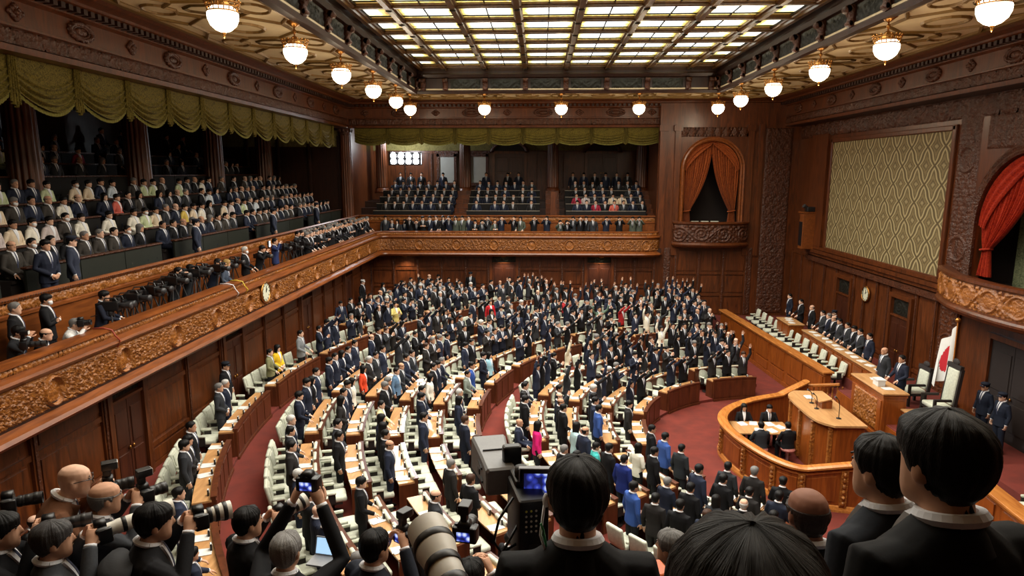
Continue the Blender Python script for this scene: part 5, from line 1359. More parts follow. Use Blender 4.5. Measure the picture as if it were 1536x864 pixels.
for i, x in enumerate(ROWX):
    z = rz_(x)
    for j, (y0, y1) in enumerate(SEGS):
        o = thing('gallery_bench', 'dark ledged bench, side gallery, %s row, %s section from far end' % (nth(i + 1), nth(5 - j)), 'bench', (x, (y0 + y1) / 2, z), 0, 'bench rows of the side gallery')
        L = y1 - y0
        m = MB()
        for q in range(3): m.box((.45, -L / 2 + L * (q + .5) / 3, .32 - .2), (.05, L / 3 - .03, 1.06 if i == 0 else .9))
        m.build('ledge_panel', GREENPANEL if i == 0 else LEDGE, o)
        m = MB(); m.box((.44, 0, .68 if i == 0 else .6), (.16, L, .05), bev=.02); m.build('ledge_cap', W_CARVD, o)
        m = MB(); m.box((-.05, 0, .36), (.4, L, .07)); m.box((-.05, 0, .18), (.3, L, .3)); m.build('seat', CHAIRD, o)
# far gallery tiers
ROWY = [38.75, 39.63, 40.51, 41.39, 42.3]
def fz_(y): return min(6.85, 5.74 + .41 * (y - 38.75))
m = MB()
for i, y in enumerate(ROWY):
    y1 = ROWY[i + 1] - .47 if i + 1 < len(ROWY) else 43.6
    m.box((-2.2, (y - .47 + y1) / 2, (fz_(y) + 4.5) / 2), (18.2, y1 - y + .47, fz_(y) - 4.5))
struct(m.build('floor_gallery_tier', W_DEEP))
FSEG = [(-9.6, -5.1), (-4.2, .0), (1.5, 6.0)]
RAILM = plain('rail_pale', rgb(150, 140, 124), .4, noise=.05, scale=10)
for i, y in enumerate(ROWY[:4]):
    z = fz_(y)
    for j, (x0, x1) in enumerate(FSEG):
        o = thing('gallery_bench', 'dark bench with pale rail, far gallery, %s row, %s section from left' % (nth(i + 1), nth(j + 1)), 'bench', ((x0 + x1) / 2, y, z), 0, 'bench rows of the far gallery'); L = x1 - x0
        m = MB(); m.box((0, -.45, .2), (L, .05, .9)); m.build('ledge_panel', LEDGE, o); m = MB(); m.box((0, -.45, .67), (L, .05, .025)); m.build('rail', RAILM, o); m = MB(); m.box((0, .05, .36), (L, .4, .07)); m.box((0, .05, .18), (L, .3, .3)); m.build('seat', CHAIRD, o)
for x in (-4.65, .75, 6.2):
    m = MB()
    for k in range(8): m.box((x, 38.4 + .44 * k, 5.5 + .125 * k + .12 * k), (.8, .44, .5))
    struct(m.build('floor_stair', W_DARK))
m = MB(); m.box((-2.2, 43.65, 8.6), (18.5, .3, 6)); panelling(m, (-10.4, 43.5), (6.6, 43.5), 7.4, 9.9, 10, (), (0, -1)); m.mat(3); m.box((-2.2, 43.47, 10.45), (18, .06, 1.0)); struct(m.build('wall_gallery_far', [W_DARK, W_CARVD, W_DARK, MATS['wallpaper_olive']]))
m = MB(); m.box((6.75, 40.5, 8.2), (.3, 7, 6.5)); m.box((-10.9, 41, 8.2), (.3, 5.6, 6.5)); struct(m.build('wall_gallery_side', W_DARK))
for x in (-1.95, 3.95):
    door('door_4', (x, 43.42), 0, 1.9, 2.2, 7.55, grille=False)
    m = MB(); m.smooth = True; g = []
    m.loft([[(x + q * math.cos(PI * k / 16), 43.38 - d, 9.82 + q * .62 * math.sin(PI * k / 16)) for q, d in ((1.0, 0), (1.0, .1), (1.25, .1), (1.25, 0))] for k in range(17)], True); struct(m.build('trim_7', W_CARVD))
    m = MB(); m.prism([(q * math.cos(PI * k / 16), q * .62 * math.sin(PI * k / 16)) for q in (1.0,) for k in range(17)], 0, .05, Matrix.Translation((x, 43.4, 9.82)) @ Matrix.Rotation(R(90), 4, 'X')); struct(m.build('trim_8', GRILLE))
PALEG = plain('pale_glass', rgb(176, 178, 172), .3, noise=.04, scale=4)
for x in (-6.0, -3.95):
    o = bpy.data.objects.new('window_1', None); COL.objects.link(o); struct(o); o.location = (x, 43.45, 8.75)
    m = MB(); m.box((0, -.05, 0), (.95, .04, 1.7)); m.build('pane', PALEG, o); m = MB()
    for s in (-1, 1): m.box((s * .56, -.08, 0), (.17, .12, 2.0)); m.box((0, -.08, s * .92), (1.3, .12, .2))
    m.box((0, -.08, 1.1), (1.5, .2, .14)); m.build('window_frame', W_CARVD, o)
# fluted columns
def column(x, y, z0, z1, r, label):
    o = thing('column', label, 'column', (x, y, z0), 0, None); o['kind'] = 'structure'; del o['category']; del o['label']; h = z1 - z0
    m = MB(); m.smooth = True; n = 96
    def rg(z, k, d): return [(r * k * (1 - d * (.5 + .5 * math.cos(2 * PI * j * 16 / n)) ** 2) * math.cos(2 * PI * j / n), r * k * (1 - d * (.5 + .5 * math.cos(2 * PI * j * 16 / n)) ** 2) * math.sin(2 * PI * j / n), z) for j in range(n)]
    m.loft([rg(.3, 1, 0), rg(.4, 1, .12), rg(h * .5, .96, .12), rg(h - .5, .9, .12), rg(h - .45, .9, 0)], True); m.build('shaft', W_WARM if False else W_DARK, o)
    m = MB(); m.smooth = True; m.lathe([(r * 1.3, 0), (r * 1.3, .12), (r * 1.2, .16), (r * 1.15, .26), (r, .32)], 24); m.build('base', W_DARK, o)
    m = MB(); m.smooth = True; m.lathe([(r * .9, h - .48), (r * 1.0, h - .4), (r * .95, h - .3), (r * 1.25, h - .05), (r * 1.3, h)], 24)
    for k in range(12): m.ball((r * 1.05 * math.cos(PI * k / 6), r * 1.05 * math.sin(PI * k / 6), h - .2), (.07, .07, .12), 6, 5)
    m.build('capital', W_CARVD, o)
for y in (13.2, 19.2, 24.8, 30.7, 36.4): column(-15.05, y, 6.9, 11.05, .46, '')
for x, y in ((-4.65, 42.0), (.8, 42.0), (6.25, 42.0), (-9.9, 42.0), (-10.95, 37.95)): column(x, y, 5.6 if y < 40 else 7.3, 11.1, .36, '')
m = MB(); m.box((.78, 38.35, 6.4), (.35, .5, 2.2)); struct(m.build('trim_9', W_DARK))
# swagged valances -----------------------------------------------------------------
VAL = fabric('valance_olive', rgb(70, 62, 20), rgb(118, 106, 44), 11); FRN = plain('valance_fringe', rgb(104, 100, 40), .9, noise=.3, scale=60, bump=.3)
def swag_meshes(w, top, deep):
    NS, NT = 40, 56; vs = []
    def edge(s): return top + deep * math.sin(PI * s) ** .75
    for j in range(NT + 1):
        t = j / NT
        for i in range(NS + 1):
            s = i / NS; z = -edge(s) * (t ** (1 / (1 + .35 * math.sin(PI * s))))
            fold = .065 * math.sin(PI * s) ** .5 * (math.sin(2 * PI * 5.5 * t - 1.0) + .3 * math.sin(2 * PI * 11 * t + 4 * s)) * min(1, (t - .2) * 2.2) if t > .2 else 0
            vs.append((w * (s - .5), -(.03 + .1 * t * math.sin(PI * s) + fold), z))
    m = MB(); m.smooth = True; m.add(vs, [(j * (NS + 1) + i, j * (NS + 1) + i + 1, (j + 1) * (NS + 1) + i + 1, (j + 1) * (NS + 1) + i) for j in range(NT) for i in range(NS)])
    sw = m.mesh('swag', VAL)
    m = MB(); m.smooth = True; N = 60; vs = []
    for j in range(4):
        for i in range(N + 1):
            s = i / N; vs.append((w * (s - .5), -(.03 + .1 * math.sin(PI * s) + .012 * math.sin(i * 2.1)), -edge(s) - .03 * j - (.006 * math.sin(i * 3.3) if j == 3 else 0)))
    m.add(vs, [(j * (N + 1) + i, j * (N + 1) + i + 1, (j + 1) * (N + 1) + i + 1, (j + 1) * (N + 1) + i) for j in range(3) for i in range(N)]); fr = m.mesh('fringe', FRN)
    m = MB(); m.smooth = True; N = 28; vs = []
    for j in range(9):
        for i in range(N + 1):
            s = i / N; vs.append((.28 * (s - .5) * (.7 + .4 * j / 8), -(.07 + .045 * math.sin(2 * PI * 4 * s)), -(top + deep * .72 + .12 - .25 * abs(s - .5)) * j / 8))
    m.add(vs, [(j * (N + 1) + i, j * (N + 1) + i + 1, (j + 1) * (N + 1) + i + 1, (j + 1) * (N + 1) + i) for j in range(8) for i in range(N)]); jb = m.mesh('jabot', VAL)
    return sw, fr, jb
VL = swag_meshes(1.97, .66, .48); VF = swag_meshes(1.87, .72, .2)
def valance(loc, rz, ms, w, label, group):
    o = thing('valance', label, 'valance', loc, rz, group); link('swag', ms[0], o); link('fringe', ms[1], o); c = link('jabot', ms[2], o); c.location = (w / 2, 0, 0)
for k in range(-2, 10): valance((-11.0, 15.9 + 1.97 * (k + .5), 11.05), R(90), VL, 1.97, 'olive swagged valance over the side gallery, %s from the far end' % nth(10 - k), 'swagged valances of the side gallery')
for k in range(9): valance((-10.3 + 1.87 * (k + .5), 37.55, 11.05), 0, VF, 1.87, 'olive scalloped valance over the far gallery, %s from the left corner' % nth(k + 1), 'scalloped valances of the far gallery')
# pendant lamps ---------------------------------------------------------------------
m, nt, b = new_mat('globe_glass'); b.inputs['Base Color'].default_value = rgb(255, 240, 214); b.inputs['Emission Color'].default_value = (1, .86, .66, 1); b.inputs['Emission Strength'].default_value = 5.5; GLOBE = m
LM = {}
m = MB(); m.smooth = True; m.lathe([(.2, .66), (.2, .62), (.1, .55), (.03, .5)], 16); LM['canopy'] = m.mesh('canopy', BRASS)
m = MB(); m.smooth = True
m.tube([(0, 0, .52), (0, 0, .28)], .02, 8); m.lathe([(.02, .46), (.05, .42), (.05, .38), (.02, .34)], 12); m.lathe([(.025, .3), (.09, .26), (.14, .16), (.17, .1), (.16, .08), (.02, .2)], 16); LM['stem'] = m.mesh('stem', BRASS)
m = MB(); m.smooth = True
for k in range(18):
    a = 2 * PI * k / 18; m.tube([(.27 * math.cos(a), .27 * math.sin(a), -.04), (.3 * math.cos(a), .3 * math.sin(a), .06), (.33 * math.cos(a), .33 * math.sin(a), .16)], .012, 5); m.ball((.335 * math.cos(a), .335 * math.sin(a), .18), .03, 6, 4)
for rr, z in ((.29, -.02), (.31, .06), (.33, .14)): m.tube([(rr * math.cos(2 * PI * k / 28), rr * math.sin(2 * PI * k / 28), z) for k in range(29)], .016, 5)
LM['crown'] = m.mesh('crown', BRASS)
m = MB(); m.smooth = True; m.lathe([(.02, .07), (.2, .08), (.27, .02), (.305, -.06), (.3, -.16), (.25, -.28), (.15, -.37), (.05, -.41), (.001, -.415)], 24); LM['globe'] = m.mesh('globe', GLOBE); fixn(LM['globe'])
m = MB(); m.smooth = True; m.lathe([(.03, -.4), (.045, -.43), (.02, -.46), (.028, -.49), (.001, -.53)], 10); LM['finial'] = m.mesh('finial', BRASS)
LAMPS = []
def pendant(x, y, label, group):
    o = thing('pendant_lamp', label, 'lamp', (x, y, 11.8), 0, group)
    for k in LM: link(k, LM[k], o)
    LAMPS.append((x, y))
LY = [9.9, 13.95, 18.0, 22.1, 26.3, 30.4]
for i, y in enumerate(LY):
    pendant(-6.42, y, 'lit globe lamp with brass crown over the side gallery band, %s from far corner' % nth(7 - i), 'pendant globe lamps'); pendant(8.72, y, 'lit globe lamp with brass crown above the dais side, %s from far corner' % nth(7 - i), 'pendant globe lamps')
for i, x in enumerate((-6.5, -2.78, 1.03, 4.85, 8.7)): pendant(x, 34.1, 'lit globe lamp hanging before the far wall, %s from the left corner' % nth(i + 1), 'pendant globe lamps')
for i, x in enumerate((-6.5, -2.78, 1.03, 4.85, 8.7)): LAMPS.append((x, 4.9)); 
# small downlights under the far balcony
DOWN = plain('downlight_glow', rgb(255, 236, 200), .5, emit=12)
SOFF = []
for i, px in enumerate((607, 755, 902)):
    p = at_y(px, 383, 36.25); p.z = 4.03; SOFF.append(p)
    o = thing('downlight', 'small lit downlight under the far balcony, %s from the left' % nth(i + 1), 'light', p, 0, 'downlights under the far balcony'); m = MB(); m.lathe([(.11, .02), (.13, .0), (.13, -.03), (.1, -.035), (.11, .02)], 16, caps=False); m.build('rim', BRASS, o); m = MB(); m.lathe([(.001, -.02), (.11, -.02), (.11, .0), (.001, .0)], 16); m.build('bulb', DOWN, o)
# cables slung over the side gallery rail
for nm, px, py, col, lb in (('cable', 345, 420, rgb(220, 220, 224), 'white cable tie slung over the side gallery rail'), ('cable', 359, 412, rgb(214, 190, 60), 'yellow cable loop slung over the side gallery rail'), ('cable', 160, 487, rgb(150, 60, 40), 'red brown cable running down the side gallery front')):
    p = at_x(px, py, XB); m = MB(); m.smooth = True; y = p.y
    m.tube([(XB - .3, y, 5.44), (XB - .1, y + .02, 5.445), (XB + .06, y + .05, 5.4), (XB + .09, y + .09, 5.28), (XB + .17, y + .12, 5.16), (XB + .05, y + .2, 5.0)] if nm else [], .016, 6)
    tag(m.build('cable', plain('cable_' + str(px), col, .5, noise=.05, scale=30)), lb, 'cable')
# television floodlight ------------------------------------------------------------
m, nt, b = new_mat('flood_glow'); b.inputs['Emission Color'].default_value = (.9, .95, 1, 1); b.inputs['Emission Strength'].default_value = 40; FLOOD = m
FL = at_y(607, 238, 41.0)
o = thing('floodlight', 'blazing white television floodlight on a stand in the far gallery', 'floodlight', (FL.x, 41.0, fz_(41.0)), R(20)); hh = FL.z - fz_(41.0)
m = MB(); m.tube([(0, 0, .05), (0, 0, hh - .3)], .03, 8); m.build('pole', DGREY, o)
for k in range(3): m = MB(); m.tube([(0, 0, .8), (.4 * math.cos(2.1 * k), .4 * math.sin(2.1 * k) * .6, .02)], .02, 6); m.build('leg', DGREY, o)
m = MB(); m.box((0, .1, hh), (1.9, .2, .72), bev=.04); hs = m.build('housing', BLACK, o)
for c_, d_ in (((-.97, -.22, hh), (.03, .5, .8)), ((.97, -.22, hh), (.03, .5, .8)), ((0, -.22, hh + .39), (1.96, .5, .03)), ((0, -.22, hh - .39), (1.96, .5, .03))): m = MB(); m.box(c_, d_); m.build('added_baffle', BLACK, hs)  # added slabs that keep the lamp glow off the side gallery
m = MB()
for i in range(4):
    for j in range(2): m.lathe([(.001, -.03), (.12, -.02), (.17, .01), (.17, .04), (.001, .04)], 16, Matrix.Translation((-.68 + .455 * i, -.02, hh - .17 + .34 * j)) @ Matrix.Rotation(R(90), 4, 'X'))
m.build('lamp_face', FLOOD, hs)
# spectators ------------------------------------------------------------------------
PASTEL = [(rgb(206, 180, 90), 'yellow kimono'), (rgb(214, 196, 170), 'cream kimono'), (rgb(190, 200, 160), 'pale green kimono'), (rgb(190, 178, 176), 'pale mauve kimono'), (rgb(196, 206, 214), 'pale blue kimono'), (rgb(196, 98, 84), 'coral kimono'), (rgb(150, 40, 60), 'crimson jacket'), (rgb(224, 220, 206), 'white kimono')]
for i, x in enumerate(ROWX):
    idx = 0
    for y in np.arange(37.0, 9.0, -.6):
        if not any(a + .2 < y < b - .2 for a, b in SEGS): continue
        idx += 1
        if i >= 4 and any(abs(y - c) < .7 for c in (13.2, 19.2, 24.8, 30.7, 36.4)): continue
        occ = (.96, .95, .93, .9, .7, .45, .3)[i]
        if rnd.random() > occ: continue
        near = y < 27
        ad = 'side gallery %s row, %s from far end' % (nth(i + 1), nth(idx))
        if rnd.random() < ((.0, .55, .5, .5, .45, .3, .1)[i] if near else .05):
            c, wd = rnd.choices(PASTEL, (3, 4, 3, 3, 4, 1, .7, 4))[0]; add_person((x - .03, y, rz_(x) - .02), R(-90) + rnd.uniform(-.2, .2), 'clasp', 'seated spectator in %s, %s' % (wd, ad), c, 'fringe', HBLACK, sit=True, fem=True, scale=.96, mask=rnd.random() < .15)
        else:
            c, wd = rnd.choice(SUITS[:4] + [(rgb(58, 54, 50), 'dark brown suit')]); add_person((x - .03, y, rz_(x) - .02), R(-90) + rnd.uniform(-.25, .15), rnd.choice(['clasp', 'desk']), 'seated spectator in %s, %s' % (wd, ad), c, rnd.choice(['short', 'short', 'fringe', 'side', 'bob']), rnd.choice([HBLACK, HBLACK, HGREY]), sit=True, mask=rnd.random() < .2)
for i, y in enumerate((34, 32.5, 29, 27.6, 23, 22.1, 18.4, 17.6, 16.6)): add_person((-18.2, y, rz_(-17.45)), R(-90), 'desk', 'standing spectator at the back wall of the side gallery, %s from far end' % nth(i + 1), rnd.choice(SUITS)[0], 'short')
for px, py, txt in ((105, 362, 'nearest of the gallery guards'), (293, 341, 'middle one before the seated front row'), (409, 322, 'third from the near end'), (474, 312, 'last one by the far corner')):
    p = at_x(px, py, -10.72); add_person((-10.72, p.y, 5.4), R(-60), 'down', 'uniformed guard in peaked cap on the gallery walk, ' + txt, rgb(46, 52, 68), 'short', HBLACK, cap=rgb(34, 38, 50), must=True, scale=1.03)
p = at_x(66, 362, -10.75); add_person((-10.75, p.y, 5.4), R(-100), 'clasp', 'young person in navy suit standing on the gallery walk facing the guard', NAVY, 'fringe', must=True, scale=1.03)
for i, y in enumerate(ROWY):
    idx = 0
    for x in np.arange(-9.5, 6.2, .53 if i < 4 else .68):
        if i < 4 and not any(a + .2 < x < b - .1 for a, b in FSEG): continue
        if i == 4 and min(abs(x - c) for c in (-4.65, .8, 6.25, -9.9)) < .55: continue
        idx += 1
        if rnd.random() > (.95 if i < 4 else .8): continue
        c, wd = rnd.choice(SUITS); 
        if x > 1.4 and i < 2 and rnd.random() < .35: c, wd = rnd.choice(PASTEL)
        add_person((x, y + (.05 if i < 4 else .1), fz_(y) - (.02 if i < 4 else 0)), PI + rnd.uniform(-.2, .2), 'clasp' if i < 4 else 'down', 'spectator in %s, far gallery, %s row, %s from left' % (wd, nth(i + 1), nth(idx)), c, rnd.choice(['short', 'short', 'fringe']), sit=i < 4, mask=rnd.random() < .2)
# press along the gallery fronts
n = 0
for x in np.arange(-8.6, 6.1, .36):
    if rnd.random() < (.97 if x < -3 else .8):
        n += 1; add_person((x, 36.62 + rnd.uniform(0, .4), 4.5 - rnd.choice([0, .0, .2])), PI + rnd.uniform(-.4, .4), rnd.choice(['photo', 'photo', 'desk', 'down', 'fold']), 'press photographer in dark clothes at the far gallery rail, %s from the left' % nth(n), rnd.choice([BLK, BLK, CHAR, NAVY, rgb(70, 76, 66)]), rnd.choice(['short', 'fringe', 'bob']), mask=rnd.random() < .2)
n = 0
for y in np.arange(36.2, 26.5, -.4):
    for x in (-9.45, -9.95):
        if rnd.random() < .85: n += 1; add_person((x, y + rnd.uniform(-.1, .1), 4.5), R(-90) + rnd.uniform(-.5, .4), rnd.choice(['photo', 'photo', 'desk', 'fold']), 'press photographer in dark clothes near the gallery corner, %s from the corner' % nth(n), rnd.choice([BLK, BLK, CHAR]), rnd.choice(['short', 'fringe']), rnd.choice([HBLACK, HGREY]))
PRESS = [(20, 462, -9.9, 'down', 'short', HGREY, BLK, 'grey haired reporter in black jacket and blue shirt by the parapet', False, 0), (66, 440, -9.85, 'fold', 'fringe', HBLACK, BLK, 'masked reporter with folded arms leaning on the parapet', True, 0), (14, 497, -9.45, 'photo', 'fringe', HBLACK, CHAR, 'dark haired photographer behind a camera at the near gallery rail', False, 10),
 (52, 500, -9.4, 'write', 'side', HBLACK, BLK, 'balding reporter in black leaning over the gallery rail', False, 14), (93, 484, -9.5, 'photo', 'short', HGREY, rgb(222, 222, 220), 'grey haired photographer in white shirt aiming a camera from the gallery rail', False, 18), (147, 443, -9.6, 'write', 'fringe', HBLACK, rgb(34, 38, 52), 'reporter in dark navy looking down at a phone on the press walk', False, 8),
 (258, 406, -9.7, 'photo', 'short', HBLACK, BLK, 'camera operator crouched among the black cameras, nearest of them', False, 12), (279, 402, -9.75, 'photo', 'fringe', HBLACK, CHAR, 'second camera operator among the black cameras', False, 8), (316, 392, -9.6, 'photo', 'short', HBLACK, NAVY, 'bent camera operator before a blue screen on the press walk', False, 16), (333, 394, -9.5, 'desk', 'bob', rgb(150, 120, 70), rgb(70, 80, 96), 'fair haired camera operator at the gallery rail', False, 10),
 (366, 371, -9.6, 'desk', 'short', HWHITE, BLK, 'white haired masked reporter in black coat on the press walk', True, 0), (386, 372, -9.4, 'photo', 'fringe', HBLACK, BLK, 'crouched photographer beside the white haired reporter', False, 12), (411, 356, -9.7, 'photo', 'short', HBLACK, rgb(40, 50, 90), 'reporter in blue by the small bright camera light', False, 0)]
for px, py, x, pose, hr, hc, su, lb, mk, ln in PRESS:
    p = at_x(px, py, x); h = p.z - 4.5; add_person((x, p.y, 4.5 + min(0, h - 1.6)), R(-65 if px < 200 else -80), pose, lb, su, hr, hc, mask=mk, must=True, lean=ln, lower=rgb(28, 28, 32))
# black television cameras on tripods along the side gallery rail
VC = {}
m = MB(); m.box((0, 0, 0), (.16, .38, .2), bev=.025); m.box((0, -.24, -.01), (.13, .12, .15), bev=.02); VC['body'] = m.mesh('body', BLACK)
m = MB(); m.smooth = True; m.tube([(0, .18, .01), (0, .3, .01), (0, .42, .01), (0, .44, .01)], [.055, .06, .075, .075], 14); VC['lens'] = m.mesh('lens', DGREY)
m = MB(); m.tube([(0, .14, .1), (0, .1, .17), (0, -.1, .17), (0, -.14, .1)], .016, 6); VC['handle'] = m.mesh('handle', DGREY)
m = MB(); m.box((-.1, .08, .12), (.12, .14, .08), bev=.015); VC['viewfinder'] = m.mesh('viewfinder', BLACK)
m = MB(); m.lathe([(.06, -.2), (.07, -.14), (.05, -.1)], 10); m.tube([(.02, -.1, -.14), (.08, -.4, -.22)], .011, 6); VC['tripod_head'] = m.mesh('tripod_head', DGREY)
for k in range(3):
    a = 2 * PI * k / 3 + .5; m = MB(); m.tube([(.04 * math.cos(a), .04 * math.sin(a), -.2), (.26 * math.cos(a), .26 * math.sin(a), -.95)], .017, 6); VC['leg%d' % k] = m.mesh('leg', DGREY)
for k in VC: fixn(VC[k])
def vcam(loc, rz, label, group='black television cameras along the side gallery rail'):
    o = thing('video_camera', label, 'camera', loc, rz, group)
    for k in VC: link('leg' if k.startswith('leg') else k, VC[k], o)
CP = [(166, 459), (178, 455), (188, 450), (199, 447), (209, 441), (218, 440), (228, 435), (240, 432), (249, 424), (259, 421), (268, 412), (280, 413), (292, 409), (300, 404), (309, 406), (327, 402), (340, 398), (350, 393), (392, 384), (424, 372), (433, 369), (441, 371), (452, 366), (463, 364), (474, 360), (486, 356)]
for i, (px, py) in enumerate(CP):
    x = -9.3 - .28 * (i % 3); p = at_x(px, py, x); vcam((x, p.y, p.z), R(-90) + rnd.uniform(-.5, .3), 'black television camera on a tripod at the side gallery rail, %s from its near end' % nth(i + 1))
m, nt, b = new_mat('small_light'); b.inputs['Emission Color'].default_value = (.75, .88, 1, 1); b.inputs['Emission Strength'].default_value = 25
p = at_x(403, 366, -9.35); o = thing('camera_light', 'small bright white camera light among the reporters on the side gallery', 'light', p, R(-75)); q = MB(); q.box((0, 0, 0), (.22, .06, .2), bev=.01); q.tube([(0, 0, -.1), (0, 0, -.9)], .015, 6); q.build('body', BLACK, o); q = MB(); q.box((0, .035, 0), (.19, .02, .17)); q.build('lamp_face', m, o)
# lone guards on the floor of the house
p = at_x(337, 549, -9.2); add_person((-9.2, p.y, 1.34), R(-90), 'down', 'uniformed guard in peaked cap by the left wall door', BLK, 'short', cap=rgb(30, 32, 40), must=True, scale=1.04)
p = at_y(706, 425, 36.45); add_person((p.x, 36.45, 1.36), PI, 'down', 'uniformed guard in peaked cap against the far wall', BLK, 'short', cap=rgb(30, 32, 40), must=True, scale=1.04)
p = at_y(490, 465, 33.5); add_person((-9.1, p.y, 1.36), R(-100), 'down', 'uniformed guard with white cap top by the left wall near the corner', BLK, 'short', cap=rgb(200, 200, 200), must=True, scale=1.04)
# ================================================================= PRESS AND ONLOOKERS CLOSE TO THE CAMERA
mb = MB(); mb.box((0, 4.2, 4.3), (17.6, 1.6, .4)); mb.box((0, 2.95, 4.9), (17.6, .9, 1.0)); mb.box((0, 2.05, 5.2), (17.6, .9, 1.5)); mb.box((0, 1.25, 5.4), (17.6, .7, 1.9)); mb.box((0, -1.6, 5.55), (17.6, 5.0, 2.1)); struct(mb.build('floor_gallery_near', W_DEEP))
o = thing('near_balcony', 'polished wooden rail of the near balcony below the photographers', 'balcony', (0, 0, 0)); m = MB()
m.sweep([(-.3, 5.08), (-.28, 5.13), (-.04, 5.14), (.03, 5.1), (.02, 5.04), (0, 4.95), (0, 4.36), (.2, 4.26), (.18, 4.12), (-.3, 4.04)], path_norm([(6.4, 5.05), (-8.8, 5.05)], -1)); m.build('parapet', W_WARM, o)
HAIR_HI = {k: hair_mesh(k, 3, 11 + i) for i, k in enumerate(('short', 'fringe', 'side'))}
JACK = plain('jacket_black', rgb(26, 26, 28), .85, noise=.2, scale=70, bump=.15)
def big(label, px, py, d, yaw, pose='down', suit=BLK, hair='short', hairc=HBLACK, skin=None, sc=1.0, lean=0, sit=False, hp=0, hy=0, vx=.0085, collar=True, coat=False):
    key = ('big', pose, lean, sit, hp, hy, coat)
    f = figure(key, pose, vx=vx, lean=lean, sit=sit, head_pitch=hp, head_yaw=hy, coat=coat)
    H = at_d(px, py, d); L = f['HT'].to_translation() * sc
    rz = yaw; root = H - Matrix.Rotation(rz, 3, 'Z') @ L
    o = link('person', f['body']); o.location = root; o.rotation_euler = (0, 0, rz); o.scale = (sc,) * 3; o.color = skin or SKINS[1]
    tag(o, label, 'person')
    for nm in ('jacket', 'trousers', 'shirt', 'tie'):
        c = link(nm, f[nm], o); c.color = suit if nm == 'jacket' else rgb(26, 26, 30)
    if hair: h = link('hair', HAIR_HI[hair], o); h.matrix_local = f['HT']; h.color = hairc
    if collar:
        m = MB(); m.smooth = True; T = Matrix.Translation(f['HT'].to_translation() + Vector((0, -.035, -.135))) @ Matrix.Rotation(R(-12 - lean), 4, 'X')
        m.lathe([(.064, -.03), (.065, .0), (.061, .026), (.057, .026), (.058, -.03), (.064, -.03)], 32, T, caps=False); m.build('collar', SHIRT, o)
    m = MB(); m.smooth = True; a0 = R(-235); T = Matrix.Translation(f['HT'].to_translation() + Vector((0, -.035, -.14))) @ Matrix.Rotation(R(-14 - lean), 4, 'X') @ Matrix.Rotation(a0, 4, 'Z')
    m.lathe([(.088, -.05), (.078, -.01), (.07, .012), (.066, .014), (.064, .0), (.07, -.05)], 40, T, ang=R(290), caps=False); c = m.build('jacket_collar', CLOTH, o); c.color = suit
    return o, Matrix.Translation(root) @ Matrix.Rotation(rz, 4, 'Z') @ Matrix.Scale(sc, 4)
def still_camera(label, M, lens='black', L=.16, flash=False, screen=False):
    """camera body with the lens pointing along local +Y"""
    o = thing('camera', label, 'camera', (0, 0, 0)); o.matrix_world = M
    m = MB(); m.smooth = True; m.box((0, 0, 0), (.145, .07, .1), bev=.015); m.box((.06, .015, -.005), (.035, .085, .1), bev=.014); m.build('body', BLACK, o, angle=35)
    m = MB(); m.smooth = True; m.loft([[(x * w, y, z) for x, y in ((-1, -.03), (1, -.03), (1, .035), (-1, .035))] for w, z in ((.04, .045), (.034, .075), (.02, .085))], True); m.build('prism_housing', BLACK, o)
    m = MB(); m.lathe([(.012, .05), (.012, .062), (.001, .062)], 12, Matrix.Translation((-.05, 0, 0))); m.build('dial', DGREY, o)
    big_ = lens == 'white'; r0, r1 = (.042, .058) if big_ else (.034, .042); RX = Matrix.Rotation(R(-90), 4, 'X')
    if lens:
        m = MB(); m.smooth = True; m.lathe([(r0, .03), (r0, .08), (r0 * 1.12, .09), (r0 * 1.12, L * .45), ((r0 + r1) / 2, L * .6), (r1, L * .72), (r1, L), (r1 * .88, L), (r1 * .85, L * .9), (.001, L * .88)], 28, RX); ln = m.build('lens', LENSW if big_ else DGREY, o, angle=35)
        m = MB(); m.smooth = True
        for q in (.28, .5, .74): rr = r0 * 1.15 if q < .48 else (r0 + r1) / 2 * 1.02 if q < .6 else r1 * 1.02; m.lathe([(rr, L * q), (rr * 1.03, L * q + .004), (rr * 1.03, L * q + .022), (rr, L * q + .026)], 28, RX, caps=False)
        m.build('grip_ring', BLACK, ln)
        m = MB(); m.smooth = True; m.lathe([(r1 * .84, L * .9), (.001, L * .93)], 24, RX); m.build('front_glass', GLASSD, ln)
    if flash:
        m = MB(); m.box((0, 0, .11), (.04, .05, .05), bev=.006); m.box((0, .02, .16), (.07, .1, .055), bev=.008); m.build('flash', BLACK, o, angle=30); m = MB(); m.box((0, .071, .16), (.06, .004, .042)); m.build('flash_window', PAPER, o)
    if screen: m = MB(); m.box((0, -.037, -.005), (.08, .004, .055)); m.build('screen', SCREEN, o)
    return o
m, nt, b = new_mat('screen_blue'); tc = node(nt, 'ShaderNodeTexCoord'); v = node(nt, 'ShaderNodeTexVoronoi', Scale=26.0); nt.links.new(tc.outputs['Object'], v.inputs['Vector'])
rp = ramp(nt, [(.1, rgb(225, 232, 250)), (.32, rgb(140, 160, 230)), (.45, rgb(50, 62, 170)), (.7, rgb(20, 24, 70))]); nt.links.new(v.outputs['Distance'], rp.inputs['Fac']); nt.links.new(rp.outputs['Color'], b.inputs['Emission Color']); b.inputs['Emission Strength'].default_value = 1.0; b.inputs['Base Color'].default_value = (.01, .01, .02, 1); SCREEN = m
def hand_cam(M, label, up=0, side=0, pitch=0, dy=.27, dz=1.555, **kw):
    return still_camera(label, M @ Matrix.Translation((side, dy, dz)) @ Matrix.Rotation(R(pitch), 4, 'X') @ Matrix.Rotation(R(up), 4, 'Z'), **kw)
GREYJ, BROWN = rgb(58, 60, 64), rgb(104, 68, 46)
